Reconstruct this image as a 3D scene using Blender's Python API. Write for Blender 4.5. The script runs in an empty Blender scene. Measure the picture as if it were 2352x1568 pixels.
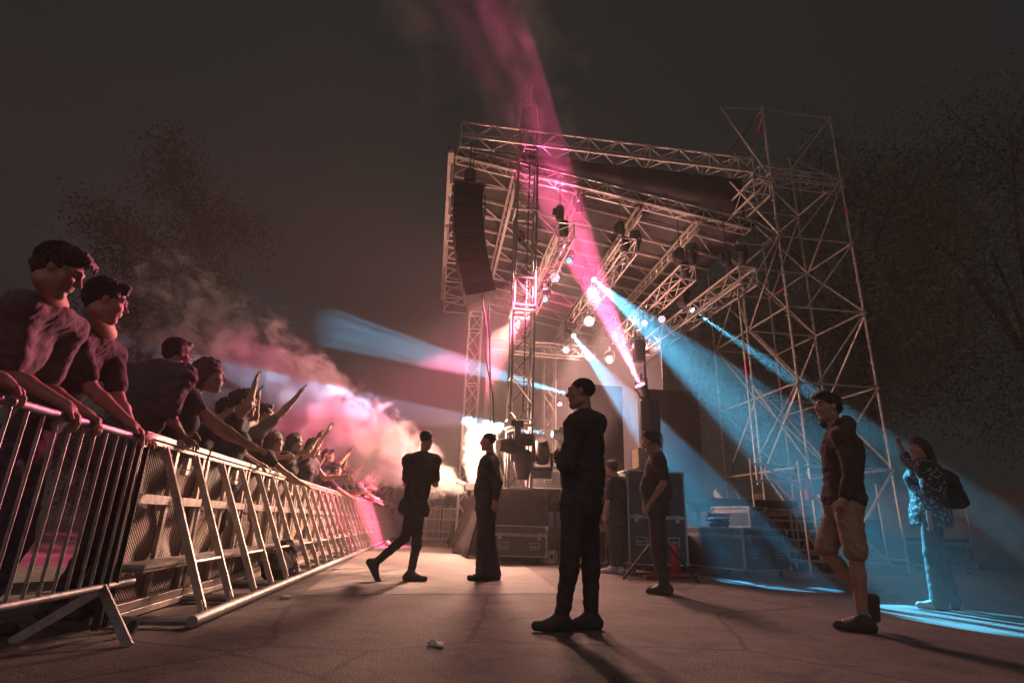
import bpy, math, random
import numpy as np
from mathutils import Vector, Matrix
random.seed(7); rng = np.random.default_rng(7)
sc = bpy.context.scene
COL = sc.collection
# ------------------------------------------------------------------ camera
F_PX, CAM_H, PITCH, ROLL = 1274.0, 0.68, math.radians(18.2), math.radians(2.0)
cam_data = bpy.data.cameras.new('camera'); cam = bpy.data.objects.new('camera', cam_data); COL.objects.link(cam)
cam_data.sensor_width = 36.0; cam_data.lens = F_PX / 2352 * 36; cam_data.clip_end = 2000; cam_data.clip_start = 0.05
CM = Matrix.Rotation(math.pi / 2 + PITCH, 4, 'X') @ Matrix.Rotation(ROLL, 4, 'Z')
CM.translation = (0, 0, CAM_H); cam.matrix_world = CM
sc.camera = cam
M3 = np.array(CM.to_3x3()); O3 = np.array([0, 0, CAM_H])
# surveyed axes of the place: DS runs away along the crowd barrier, NL points from the barrier to the stage
DS = np.array([-.123, .992, 0]); NL = np.array([.992, .123, 0]); ORG = np.array([-1.84, 3.68, 0]); UP = np.array([0, 0, 1.])
def ray(x, y): return M3 @ np.array([(x - 1176) / F_PX, -(y - 784) / F_PX, -1.])
def G(x, y, z=0.0): d = ray(x, y); return O3 + d * (z - CAM_H) / d[2]
def Q(x, y, dist): d = ray(x, y); return O3 + d * dist / math.hypot(d[0], d[1])
def AS(x, y, s): d = ray(x, y); return O3 + d * ((s - (O3 - ORG) @ DS) / (d @ DS))
def AL(x, y, l): d = ray(x, y); return O3 + d * ((l - (O3 - ORG) @ NL) / (d @ NL))
def W(l, s, z=0.0): return ORG + NL * l + DS * s + UP * z
def hd(p): return math.hypot(p[0], p[1])
def LSZ(p): q = np.array(p) - ORG; return q @ NL, q @ DS, p[2]
def nrm(v): v = np.array(v, float); return v / (np.linalg.norm(v) + 1e-12)
# ------------------------------------------------------------------ materials
def newmat(name):
    m = bpy.data.materials.new(name); m.use_nodes = True
    return m, m.node_tree.nodes, m.node_tree.links, m.node_tree.nodes['Principled BSDF']
def mat(name, c1, c2=None, rough=.6, metal=0., scale=8., bump=0., bscale=None, detail=6, spec=None, objcol=False, stretch=None):
    m, N, L, b = newmat(name)
    c2 = c2 or tuple(x * .6 for x in c1)
    tc = N.new('ShaderNodeTexCoord'); nz = N.new('ShaderNodeTexNoise'); nz.inputs['Scale'].default_value = scale; nz.inputs['Detail'].default_value = detail
    src = tc.outputs['Object']
    if stretch:
        mp = N.new('ShaderNodeMapping'); mp.inputs['Scale'].default_value = stretch; L.new(src, mp.inputs[0]); src = mp.outputs[0]
    L.new(src, nz.inputs['Vector'])
    cr = N.new('ShaderNodeValToRGB'); cr.color_ramp.elements[0].position = .35; cr.color_ramp.elements[1].position = .68
    cr.color_ramp.elements[0].color = (*c2, 1); cr.color_ramp.elements[1].color = (*c1, 1)
    L.new(nz.outputs['Fac'], cr.inputs[0])
    out = cr.outputs[0]
    if objcol:
        oi = N.new('ShaderNodeObjectInfo'); mx = N.new('ShaderNodeMix'); mx.data_type = 'RGBA'; mx.blend_type = 'MULTIPLY'; mx.inputs[0].default_value = 1
        L.new(out, mx.inputs[6]); L.new(oi.outputs['Color'], mx.inputs[7]); out = mx.outputs[2]
    L.new(out, b.inputs['Base Color'])
    b.inputs['Roughness'].default_value = rough; b.inputs['Metallic'].default_value = metal
    if spec is not None: b.inputs['Specular IOR Level'].default_value = spec
    if bump:
        n2 = N.new('ShaderNodeTexNoise'); n2.inputs['Scale'].default_value = bscale or scale * 4; n2.inputs['Detail'].default_value = 5
        L.new(src, n2.inputs['Vector'])
        bp = N.new('ShaderNodeBump'); bp.inputs['Strength'].default_value = bump; bp.inputs['Distance'].default_value = .02
        L.new(n2.outputs['Fac'], bp.inputs['Height']); L.new(bp.outputs[0], b.inputs['Normal'])
    return m
def emit(name, col, strength):
    m, N, L, b = newmat(name)
    b.inputs['Base Color'].default_value = (.02, .02, .02, 1)
    b.inputs['Emission Color'].default_value = (*col, 1); b.inputs['Emission Strength'].default_value = strength
    return m
def lens(name, col, strength):
    m = emit(name, col, strength); N, L = m.node_tree.nodes, m.node_tree.links; b = N['Principled BSDF']
    tc = N.new('ShaderNodeTexCoord'); vo = N.new('ShaderNodeTexVoronoi'); vo.inputs['Scale'].default_value = 34; vo.inputs['Randomness'].default_value = .25; L.new(tc.outputs['Object'], vo.inputs['Vector'])
    r = N.new('ShaderNodeMapRange'); r.inputs[1].default_value = .25; r.inputs[2].default_value = .62; r.inputs[3].default_value = strength * 1.25; r.inputs[4].default_value = strength * .25; L.new(vo.outputs['Distance'], r.inputs[0]); L.new(r.outputs[0], b.inputs['Emission Strength'])
    return m
MT = {}
MT['alu'] = mat('weathered_aluminium', (.55, .48, .43), (.36, .31, .28), .42, .3, 14, .12)
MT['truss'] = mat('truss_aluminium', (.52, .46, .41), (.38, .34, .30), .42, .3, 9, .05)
MT['tower'] = mat('shaded_tower_aluminium', (.24, .215, .20), (.15, .135, .125), .45, .4, 9, .05)  # truss aluminium darkened: the tower's backlit shade is put into the colour
MT['galv'] = mat('galvanised_steel', (.42, .41, .40), (.26, .25, .25), .5, .55, 18, .1)
MT['matte_black'] = mat('matte_black_paint', (.016, .015, .015), (.010, .010, .010), .9, 0, 20, .05, spec=.15)
MT['dark_metal'] = mat('black_metal', (.035, .034, .033), (.02, .02, .02), .5, .2, 20, .05)
MT['black_cloth'] = mat('black_molton_cloth', (.045, .042, .038), (.02, .019, .018), .95, 0, 6, .5, 40)
MT['roof_cloth'] = mat('grey_roof_tarpaulin', (.036, .030, .028), (.02, .017, .016), .8, 0, 1.2, .3, 6)
MT['grey_cloth'] = mat('grey_backdrop_cloth', (.30, .26, .25), (.24, .21, .20), .9, 0, 1.5, .2, 8)
MT['case'] = mat('flightcase_laminate', (.05, .05, .05), (.03, .03, .03), .45, 0, 5, .04)
MT['case_edge'] = mat('flightcase_edging', (.45, .44, .42), (.25, .24, .23), .35, .7, 12, .1)
MT['rubber'] = mat('black_rubber', (.03, .03, .03), (.015, .015, .015), .8)
MT['wood'] = mat('rough_plywood', (.35, .25, .16), (.22, .15, .09), .8, 0, 5, .2, stretch=(1, 1, 8))
MT['red'] = mat('red_paint', (.45, .02, .03), (.3, .01, .02), .4, 0, 8)
MT['white'] = mat('white_print', (.7, .7, .68), (.5, .5, .48), .6)
MT['skin'] = mat('skin', (.40, .23, .17), (.33, .18, .135), .55, 0, 14, .06, 90)
MT['hair_dark'] = mat('dark_hair', (.030, .022, .017), (.012, .009, .007), .6, 0, 60, .9, 120, stretch=(1, 1, .25))
MT['hair_brown'] = mat('brown_hair', (.075, .045, .026), (.03, .018, .011), .6, 0, 60, .9, 120, stretch=(1, 1, .25))
MT['hair_light'] = mat('light_brown_hair', (.14, .09, .05), (.06, .038, .022), .6, 0, 60, .9, 120, stretch=(1, 1, .25))
MT['black_wear'] = mat('black_cotton', (.052, .049, .047), (.032, .030, .029), .92, 0, 10, .45, 26)
MT['dark_wear'] = mat('charcoal_cotton', (.075, .07, .066), (.045, .042, .04), .92, 0, 10, .45, 26)
MT['grey_wear'] = mat('grey_marl_cotton', (.13, .12, .12), (.08, .075, .075), .92, 0, 16, .4, 30)
MT['denim'] = mat('blue_denim', (.10, .12, .16), (.05, .06, .085), .9, 0, 20, .4, 40)
MT['khaki'] = mat('khaki_cotton', (.34, .23, .17), (.25, .165, .12), .9, 0, 10, .4, 24)
MT['brown_wear'] = mat('dark_brown_fleece', (.075, .05, .045), (.04, .028, .026), .95, 0, 8, .5, 18)
MT['green_grey'] = mat('grey_green_cotton', (.085, .10, .10), (.05, .06, .06), .9, 0, 10, .4, 24)
MT['shoe'] = mat('dark_shoe', (.05, .045, .04), (.03, .028, .025), .7, 0, 20, .2)
MT['shoe_light'] = mat('pale_shoe', (.5, .47, .45), (.35, .33, .32), .7, 0, 20, .2)
MT['crowd_wear'] = mat('crowd_shirt', (.95, .95, .95), (.6, .6, .6), .9, 0, 10, .4, 24, objcol=True)
MT['yellow'] = mat('pale_yellow_latex', (.50, .42, .28), (.42, .35, .22), .35, 0, 4)
MT['leaf'] = mat('tree_leaf', (.15, .145, .09), (.07, .075, .045), .7, 0, 1.4)
MT['leaf_dark'] = mat('dark_leaf', (.035, .04, .025), (.015, .018, .01), .8, 0, 1.4)
MT['leaf_green_lit'] = mat('green_lit_leaf', (.07, .22, .13), (.04, .13, .08), .6, 0, 3)  # green light on the sapling put into the leaf colour, no green lamp
MT['bark'] = mat('bark', (.075, .06, .05), (.04, .032, .026), .9, 0, 6, .6, 20, stretch=(1, 1, .2))
# woven diagonal mesh of the barrier panels
def mesh_panel_mat():
    m, N, L, b = newmat('perforated_panel')
    tc = N.new('ShaderNodeTexCoord'); wv = N.new('ShaderNodeTexWave'); wv.wave_type = 'BANDS'; wv.bands_direction = 'DIAGONAL'
    wv.inputs['Scale'].default_value = 24; wv.inputs['Distortion'].default_value = .25; wv.inputs['Detail'].default_value = 1
    L.new(tc.outputs['Object'], wv.inputs['Vector'])
    nz = N.new('ShaderNodeTexNoise'); nz.inputs['Scale'].default_value = 5; L.new(tc.outputs['Object'], nz.inputs['Vector'])
    cr = N.new('ShaderNodeValToRGB'); cr.color_ramp.elements[0].position = .3; cr.color_ramp.elements[1].position = .6
    cr.color_ramp.elements[0].color = (.16, .12, .10, 1); cr.color_ramp.elements[1].color = (.62, .50, .42, 1); L.new(wv.outputs['Fac'], cr.inputs[0])
    mx = N.new('ShaderNodeMix'); mx.data_type = 'RGBA'; mx.blend_type = 'MULTIPLY'; mx.inputs[0].default_value = .6
    L.new(cr.outputs[0], mx.inputs[6]); L.new(nz.outputs['Color'], mx.inputs[7]); L.new(mx.outputs[2], b.inputs['Base Color'])
    b.inputs['Roughness'].default_value = .7; b.inputs['Metallic'].default_value = .05
    bp = N.new('ShaderNodeBump'); bp.inputs['Strength'].default_value = .6; bp.inputs['Distance'].default_value = .01
    L.new(wv.outputs['Fac'], bp.inputs['Height']); L.new(bp.outputs[0], b.inputs['Normal'])
    return m
MT['panel'] = mesh_panel_mat()
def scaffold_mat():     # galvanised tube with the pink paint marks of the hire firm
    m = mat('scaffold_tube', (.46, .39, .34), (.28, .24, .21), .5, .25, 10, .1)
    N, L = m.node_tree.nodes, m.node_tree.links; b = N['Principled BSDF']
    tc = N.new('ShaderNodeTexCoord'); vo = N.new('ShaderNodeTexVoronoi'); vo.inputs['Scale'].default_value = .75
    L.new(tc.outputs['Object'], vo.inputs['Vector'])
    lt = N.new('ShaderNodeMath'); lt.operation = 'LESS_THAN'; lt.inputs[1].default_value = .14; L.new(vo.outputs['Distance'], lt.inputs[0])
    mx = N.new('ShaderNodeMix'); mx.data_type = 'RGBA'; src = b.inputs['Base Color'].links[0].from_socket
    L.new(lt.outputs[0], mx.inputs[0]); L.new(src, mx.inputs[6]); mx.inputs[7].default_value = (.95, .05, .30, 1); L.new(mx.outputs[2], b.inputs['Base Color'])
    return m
MT['scaffold'] = scaffold_mat()
def ribbed(name, c, scale, axis='Z'):
    m, N, L, b = newmat(name)
    tc = N.new('ShaderNodeTexCoord'); wv = N.new('ShaderNodeTexWave'); wv.bands_direction = axis; wv.inputs['Scale'].default_value = scale
    L.new(tc.outputs['Object'], wv.inputs['Vector'])
    cr = N.new('ShaderNodeValToRGB'); cr.color_ramp.elements[0].color = (*[x * .3 for x in c], 1); cr.color_ramp.elements[1].color = (*c, 1)
    L.new(wv.outputs['Fac'], cr.inputs[0]); L.new(cr.outputs[0], b.inputs['Base Color']); b.inputs['Roughness'].default_value = .5
    bp = N.new('ShaderNodeBump'); bp.inputs['Distance'].default_value = .02; L.new(wv.outputs['Fac'], bp.inputs['Height']); L.new(bp.outputs[0], b.inputs['Normal'])
    return m
MT['curtain'] = mat('dark_grey_stage_curtain', (.13, .11, .105), (.08, .07, .065), .95, 0, 4, .4, 20)
MT['grille'] = ribbed('ribbed_speaker_grille', (.22, .19, .17), 14)
def floral():
    m, N, L, b = newmat('dark_floral_print')
    tc = N.new('ShaderNodeTexCoord'); vo = N.new('ShaderNodeTexVoronoi'); vo.inputs['Scale'].default_value = 27
    L.new(tc.outputs['Object'], vo.inputs['Vector'])
    lt = N.new('ShaderNodeMath'); lt.operation = 'LESS_THAN'; lt.inputs[1].default_value = .36; L.new(vo.outputs['Distance'], lt.inputs[0])
    hs = N.new('ShaderNodeMix'); hs.data_type = 'RGBA'; L.new(vo.outputs['Color'], hs.inputs[0]); hs.inputs[6].default_value = (.34, .24, .20, 1); hs.inputs[7].default_value = (.20, .25, .28, 1)
    mx = N.new('ShaderNodeMix'); mx.data_type = 'RGBA'; L.new(lt.outputs[0], mx.inputs[0]); mx.inputs[6].default_value = (.03, .03, .032, 1); L.new(hs.outputs[2], mx.inputs[7])
    L.new(mx.outputs[2], b.inputs['Base Color']); b.inputs['Roughness'].default_value = .85
    return m
MT['floral'] = floral()
# ------------------------------------------------------------------ object helpers
def link(o): COL.objects.link(o); return o
def tag(o, label=None, cat=None, group=None, kind=None):
    if label: o['label'] = label
    if cat: o['category'] = cat
    if group: o['group'] = group
    if kind: o['kind'] = kind
    return o
def thing(name, loc, label, cat, group=None, rotz=0.):
    o = link(bpy.data.objects.new(name, None)); o.location = loc; o.rotation_euler = (0, 0, rotz); o.empty_display_size = .2
    return tag(o, label, cat, group)
def wloc(o):
    p = np.zeros(3)
    while o is not None: p = p + np.array(o.location); o = o.parent
    return p
def from_np(name, v, f, m, parent=None, smooth=True, loc=None):
    me = bpy.data.meshes.new(name)
    v = np.asarray(v, float)
    if parent is not None: v = v - wloc(parent)     # world coordinates in, local out (parents unrotated)
    else:
        loc = np.array([(v[:, 0].min() + v[:, 0].max()) / 2, (v[:, 1].min() + v[:, 1].max()) / 2, v[:, 2].min()]) if loc is None else np.array(loc); v = v - loc
    me.from_pydata(v.tolist(), [], [list(map(int, q)) for q in f]); me.update()
    if smooth: me.polygons.foreach_set('use_smooth', [True] * len(me.polygons))
    for mm in (m if isinstance(m, (list, tuple)) else [m]): me.materials.append(mm)
    o = link(bpy.data.objects.new(name, me))
    if parent is not None: o.parent = parent
    else: o.location = loc
    return o
class MB:
    """collects boxes, tubes, plates; build() links ONE mesh object"""
    def __init__(s): s.v = []; s.f = []; s.mi = []; s.m = 0
    def _add(s, v, f): n = len(s.v); s.v += [tuple(map(float, q)) for q in v]; s.f += [[i + n for i in q] for q in f]; s.mi += [s.m] * len(f); return s
    def tube(s, a, b, r, r2=None, n=7, cap=True):
        a = np.array(a, float); b = np.array(b, float); d = nrm(b - a); r2 = r if r2 is None else r2
        u = nrm(np.cross(d, [0, 0, 1] if abs(d[2]) < .9 else [1, 0, 0])); w = np.cross(d, u)
        v = []
        for p, q in ((a, r), (b, r2)):
            for i in range(n): t = 2 * math.pi * i / n; v.append(p + q * (math.cos(t) * u + math.sin(t) * w))
        f = [[i, (i + 1) % n, n + (i + 1) % n, n + i] for i in range(n)]
        if cap: f += [list(range(n))[::-1], list(range(n, 2 * n))]
        return s._add(v, f)
    def path(s, pts, r, n=7):
        pts = [np.array(p, float) for p in pts]
        for i in range(len(pts) - 1): s.tube(pts[i], pts[i + 1], r, n=n)
        return s
    def box(s, c, hx, hy, hz):      # centre and three half-axis vectors
        c, hx, hy, hz = (np.array(q, float) for q in (c, hx, hy, hz))
        v = [c + i * hx + j * hy + k * hz for k in (-1, 1) for j in (-1, 1) for i in (-1, 1)]
        return s._add(v, [[0, 2, 3, 1], [4, 5, 7, 6], [0, 1, 5, 4], [2, 6, 7, 3], [0, 4, 6, 2], [1, 3, 7, 5]])
    def lbox(s, l0, l1, s0, s1, z0, z1): return s.box(W((l0 + l1) / 2, (s0 + s1) / 2, (z0 + z1) / 2), NL * (l1 - l0) / 2, DS * (s1 - s0) / 2, UP * (z1 - z0) / 2)
    def bar(s, a, b, w, h, up=UP):  # rectangular bar from a to b
        a = np.array(a, float); b = np.array(b, float); d = nrm(b - a); x = nrm(np.cross(d, up)); y = np.cross(x, d)
        return s.box((a + b) / 2, (b - a) / 2, x * w / 2, y * h / 2)
    def lathe(s, c, axis, prof, n=16):   # prof: (distance along axis, radius)
        d = nrm(axis); u = nrm(np.cross(d, [0, 0, 1] if abs(d[2]) < .9 else [1, 0, 0])); w = np.cross(d, u); c = np.array(c, float); v = []
        for (h, r) in prof:
            for i in range(n): t = 2 * math.pi * i / n; v.append(c + d * h + r * (math.cos(t) * u + math.sin(t) * w))
        k = len(prof); f = [[j * n + i, j * n + (i + 1) % n, (j + 1) * n + (i + 1) % n, (j + 1) * n + i] for j in range(k - 1) for i in range(n)]
        f += [list(range(n))[::-1], list(range((k - 1) * n, k * n))]
        return s._add(v, f)
    def build(s, name, m, parent=None, smooth=False, bevel=0.):
        o = from_np(name, s.v, s.f, m, parent, smooth)
        if isinstance(m, (list, tuple)): o.data.polygons.foreach_set('material_index', s.mi)
        if smooth: 
            try: o.data.set_sharp_from_angle(angle=math.radians(40))
            except Exception: pass
        if bevel:
            b = o.modifiers.new('bevel', 'BEVEL'); b.width = bevel; b.segments = 2; b.limit_method = 'ANGLE'
        return o
def copy_tree(o, parent=None):
    c = o.copy(); COL.objects.link(c)
    if parent is not None: c.parent = parent
    for ch in list(o.children): copy_tree(ch, c)
    return c
# ------------------------------------------------------------------ implicit figures (round cones, ellipsoids -> one continuous surface)
def smin(a, b, k):
    h = np.clip(.5 + .5 * (b - a) / k, 0, 1); return b * (1 - h) + a * h - k * h * (1 - h)
def sd_cone(p, a, b, ra, rb):
    ab = b - a; L = ab @ ab + 1e-12; t = np.clip((p - a) @ ab / L, 0, 1)
    return np.linalg.norm(p - a - t[:, None] * ab, axis=1) - (ra + (rb - ra) * t)
def sd_ell(p, c, R, r):
    q = (p - c) @ R; k0 = np.linalg.norm(q / r, axis=1); k1 = np.linalg.norm(q / (r * r), axis=1) + 1e-9
    return k0 * (k0 - 1) / k1
class SDF:
    def __init__(s): s.pr = []; s.cut = []; s.wr = 0.; s.wf = 1.; s.hole = []
    def cone(s, a, b, ra, rb=None, k=.02): a = np.array(a, float); b = np.array(b, float); s.pr.append(('c', a, b, ra, ra if rb is None else rb, k)); return s
    def ell(s, c, R, r, k=.02): s.pr.append(('e', np.array(c, float), np.array(R, float), np.array(r, float), None, k)); return s
    def sub(s, c, R, r, k=.01): s.hole.append((np.array(c, float), np.array(R, float), np.array(r, float), k)); return s
    def plane(s, p, n): s.cut.append((np.array(p, float), nrm(n))); return s       # keeps the side the normal points away from
    def bounds(s, lo=None):
        lo = np.full(3, 1e9); hi = -lo
        for q in s.pr:
            if q[0] == 'c':
                r = max(q[3], q[4]); lo = np.minimum(lo, np.minimum(q[1], q[2]) - r); hi = np.maximum(hi, np.maximum(q[1], q[2]) + r)
            else: r = q[3].max(); lo = np.minimum(lo, q[1] - r); hi = np.maximum(hi, q[1] + r)
        return lo, hi
    def ev(s, p):
        d = np.full(len(p), .2)
        for q in s.pr:
            if q[0] == 'c': r = max(q[3], q[4]); lo = np.minimum(q[1], q[2]) - r - .07; hi = np.maximum(q[1], q[2]) + r + .07
            else: r = q[3].max(); lo = q[1] - r - .07; hi = q[1] + r + .07
            ix = np.nonzero(((p > lo) & (p < hi)).all(1))[0]
            if len(ix) == 0: continue
            pp = p[ix]; e = sd_cone(pp, q[1], q[2], q[3], q[4]) if q[0] == 'c' else sd_ell(pp, q[1], q[2], q[3])
            d[ix] = smin(d[ix], e, q[5])
        for (c, R, r, k) in s.hole:
            m = r.max() + .05; ix = np.nonzero((np.abs(p - c) < m).all(1))[0]
            if len(ix): d[ix] = -smin(-d[ix], sd_ell(p[ix], c, R, r), k)
        if s.wr:
            f = s.wf; x, y, z = p[:, 0] * f, p[:, 1] * f, p[:, 2] * f
            n = np.sin(31 * x + 9 * z + 2.2 * np.sin(17 * z + 11 * y)) * np.sin(23 * z - 14 * y + 2 * np.sin(19 * x)) + .6 * np.sin(53 * z + 25 * x - 30 * y + 2 * np.sin(37 * y))
            d = d + s.wr * n
        for (c, n) in s.cut: d = np.maximum(d, (p - c) @ n)
        return d
    def mesh(s, h):
        lo, hi = s.bounds(); lo = lo - 3 * h; hi = hi + 3 * h; C = 4
        nc = np.ceil((hi - lo) / (h * C)).astype(int) + 1; n = nc * C
        g = np.meshgrid(*[lo[i] + h * C * (np.arange(nc[i]) + .5) for i in range(3)], indexing='ij')
        cd = s.ev(np.stack(g, -1).reshape(-1, 3)).reshape(nc)
        near = np.abs(cd) < h * C * 1.5 + .012
        big = np.repeat(np.repeat(np.repeat(near, C, 0), C, 1), C, 2)
        val = np.repeat(np.repeat(np.repeat(np.sign(cd) * .1, C, 0), C, 1), C, 2)
        ii = np.nonzero(big.ravel())[0]; ijk = np.stack(np.unravel_index(ii, n), -1)
        val.ravel()[ii] = s.ev(lo + h * (ijk + .5))
        ins = val < 0
        c8 = [(a, b, c) for a in (0, 1) for b in (0, 1) for c in (0, 1)]
        sl = lambda A, o: A[o[0]:n[0] - 1 + o[0], o[1]:n[1] - 1 + o[1], o[2]:n[2] - 1 + o[2]]
        cnt = np.zeros(n - 1, np.int8)
        for o in c8: cnt += sl(ins, o)
        act = (cnt > 0) & (cnt < 8); cell = np.stack(np.nonzero(act), -1)
        cv = np.stack([val[cell[:, 0] + o[0], cell[:, 1] + o[1], cell[:, 2] + o[2]] for o in c8], -1)
        acc = np.zeros((len(cell), 3)); wt = np.zeros(len(cell)); c8a = np.array(c8, float)
        for i in range(8):
            for j in range(i + 1, 8):
                if np.abs(c8a[i] - c8a[j]).sum() != 1: continue
                a, b = cv[:, i], cv[:, j]; m = (a < 0) != (b < 0); t = np.where(m, a / np.where(m, a - b, 1), 0)
                acc += m[:, None] * (c8a[i] + t[:, None] * (c8a[j] - c8a[i])); wt += m
        V = lo + h * (cell + acc / np.maximum(wt, 1)[:, None] + .5)
        idx = np.full(n - 1, -1, np.int32); idx[cell[:, 0], cell[:, 1], cell[:, 2]] = np.arange(len(cell))
        Fs = []
        for ax in range(3):
            a = [slice(1, -1)] * 3; a[ax] = slice(0, n[ax] - 1); b = list(a); b[ax] = slice(1, n[ax])
            A, B = ins[tuple(a)], ins[tuple(b)]; ch = np.stack(np.nonzero(A != B), -1)
            if len(ch) == 0: continue
            fl = A[ch[:, 0], ch[:, 1], ch[:, 2]]; base = ch.copy()
            for k in range(3):
                if k != ax: base[:, k] += 1
            u, v = (ax + 1) % 3, (ax + 2) % 3; q = []
            for du, dv in ((0, 0), (1, 0), (1, 1), (0, 1)):
                e = base.copy(); e[:, u] -= du; e[:, v] -= dv; q.append(idx[e[:, 0], e[:, 1], e[:, 2]])
            q = np.stack(q, -1); q[~fl] = q[~fl][:, ::-1]; Fs.append(q)
        Fq = np.concatenate(Fs); Fq = Fq[(Fq >= 0).all(1)]
        return V, Fq
def add_mesh(name, sdf, h, m, parent, flip=False):
    v, f = sdf.mesh(h)
    me = bpy.data.meshes.new(name); v = v - wloc(parent)
    me.vertices.add(len(v)); me.vertices.foreach_set('co', v.ravel()); me.loops.add(len(f) * 4); me.loops.foreach_set('vertex_index', f.ravel().astype(np.int32))
    me.polygons.add(len(f)); me.polygons.foreach_set('loop_start', np.arange(len(f), dtype=np.int32) * 4)
    me.polygons.foreach_set('use_smooth', np.ones(len(f), bool)); me.update(calc_edges=True); me.validate()
    me.materials.append(m); o = link(bpy.data.objects.new(name, me)); o.parent = parent
    return o
def frame(fwd, up):
    f = nrm(fwd); r = nrm(np.cross(f, up)); u = np.cross(r, f); return np.stack([r, f, u], 1)   # columns: right, forward, up
def hand(S, wrist, d, palm, curl=.5, sc_=1., side=1, thumb_in=.5, fist=False):
    """palm plus four unequal bent fingers and a thumb leaving the side of the palm; d along the hand, palm = palm normal"""
    d = nrm(d); n = nrm(np.array(palm) - d * (np.array(palm) @ d)); x = np.cross(d, n) * side      # x towards the thumb side
    k = sc_; w = np.array(wrist, float)
    c = w + d * .048 * k
    S.cone(w, w + d * .03 * k, .024 * k, .026 * k, k=.015)
    R = np.stack([x, d, n], 1); S.ell(c, R, np.array([.040, .052, .017]) * k, k=.012)
    S.cone(w + d * .075 * k - x * .026 * k, w + d * .082 * k + x * .028 * k, .0125 * k, k=.012)
    if fist: curl = 1.55
    for i, (off, ln) in enumerate(((.030, .072), (.010, .080), (-.011, .074), (-.030, .058))):
        b = w + d * (.084 - .004 * i) * k + x * off * k; a1 = curl * (.55 + .08 * i)
        r = (.0092 - .0006 * i) * k; p = b
        for sgm, frac, ang in ((0, .45, a1), (1, .32, a1 * 2.0), (2, .23, a1 * 2.7)):
            dd = d * math.cos(min(ang, 3.4)) + n * math.sin(min(ang, 3.4)); q = p + (dd + x * off * 2.2 * (1 - min(curl, 1))) * ln * frac * k
            S.cone(p, q, r, r * .92, k=.006); p = q; r *= .93
    b = w + d * .028 * k + x * .030 * k; m = b + (x * .62 + d * .6 + n * .35 * thumb_in) * .040 * k; t = m + (d * .9 + n * .6 * thumb_in - x * .1) * .034 * k
    S.cone(b, m, .0135 * k, .0105 * k, k=.012); S.cone(m, t, .0105 * k, .0085 * k, k=.006)
def head(S, c, Rh, s=1., female=False, beard=False):
    """c = middle of the head, Rh columns right/forward/up"""
    T = lambda x, y, z: np.array(c) + Rh @ (np.array([x, y, z]) * s)
    E = lambda x, y, z, a, b, e, k=.02: S.ell(T(x, y, z), Rh, np.array([a, b, e]) * s, k * s)
    E(0, -.012, .038, .074, .094, .080); E(0, .028, -.020, .063, .066, .080, .03); E(0, .038, -.062, .050, .052, .050, .03)
    S.cone(T(0, .070, -.098), T(0, .074, -.094), .021 * s, k=.022 * s)
    for q in (-1, 1):
        S.cone(T(q * .050, .000, -.070), T(q * .016, .068, -.098), .019 * s, .015 * s, k=.025 * s)
        S.cone(T(q * .012, .089, .034), T(q * .048, .071, .033), .0115 * s, k=.014 * s)
        S.cone(T(q * .050, .056, -.014), T(q * .030, .074, -.020), .017 * s, k=.022 * s)
        S.sub(T(q * .034, .100, .011), Rh, np.array([.019, .018, .0125]) * s, .010 * s)
        E(q * .032, .074, .010, .0125, .0125, .0115, .003)
        S.cone(T(q * .022, .086, .016), T(q * .043, .078, .015), .0042 * s, k=.005 * s)
        E(q * .074, -.006, .002, .009, .016, .027, .008); S.sub(T(q * .085, .000, .004), Rh, np.array([.008, .009, .015]) * s, .006 * s)
        E(q * .013, .100, -.022, .0095, .010, .008, .008)
    S.cone(T(0, .084, .030), T(0, .114, -.016), .0080 * s, .0095 * s, k=.012 * s); S.cone(T(0, .114, -.016), T(0, .108, -.022), .0100 * s, .009 * s, k=.008 * s)
    S.cone(T(-.018, .091, -.046), T(.018, .091, -.046), .0072 * s, k=.010 * s); S.cone(T(0, .097, -.045), T(0, .097, -.0455), .0075 * s, k=.010 * s)
    S.cone(T(-.016, .089, -.058), T(.016, .089, -.058), .0082 * s, k=.010 * s); S.cone(T(0, .094, -.058), T(0, .094, -.0585), .0085 * s, k=.010 * s)
    S.sub(T(0, .106, -.052), Rh, np.array([.020, .012, .0022]) * s, .004 * s)
    S.sub(T(0, .104, -.074), Rh, np.array([.020, .012, .008]) * s, .012 * s)
def torso(S, J, Rt, g=0., k=.05, female=False, belly=0.):
    """pelvis J['pe'], chest J['ch'], neck J['nk'], shoulders J['sl'], J['sr']; g inflates"""
    pe, ch, nk = J['pe'], J['ch'], J['nk']; mid = (pe + ch) / 2; ax = J.get('sc', 1.)
    S.ell(ch, Rt, np.array([.165, .112, .19]) * ax + g, k); S.ell(mid, Rt, np.array([.142, .104, .20]) * ax + g + np.array([0, belly, 0]), k); S.ell(pe, Rt, np.array([.165, .120, .135]) * ax + g, k)
    S.cone(J['sl'], J['sr'], .056 * ax + g, k=.05); S.cone(J['sl'], J['sr'] * .5 + J['sl'] * .5 + Rt[:, 2] * .035, .05 * ax + g, .055 * ax + g, k=.05); S.cone(J['sr'], J['sr'] * .5 + J['sl'] * .5 + Rt[:, 2] * .035, .05 * ax + g, .055 * ax + g, k=.05)
    if female:
        for q in (-1, 1): S.ell(ch + Rt @ np.array([q * .075, .095, .0]), Rt, np.array([.062, .055, .062]) + g, .04)
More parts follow.
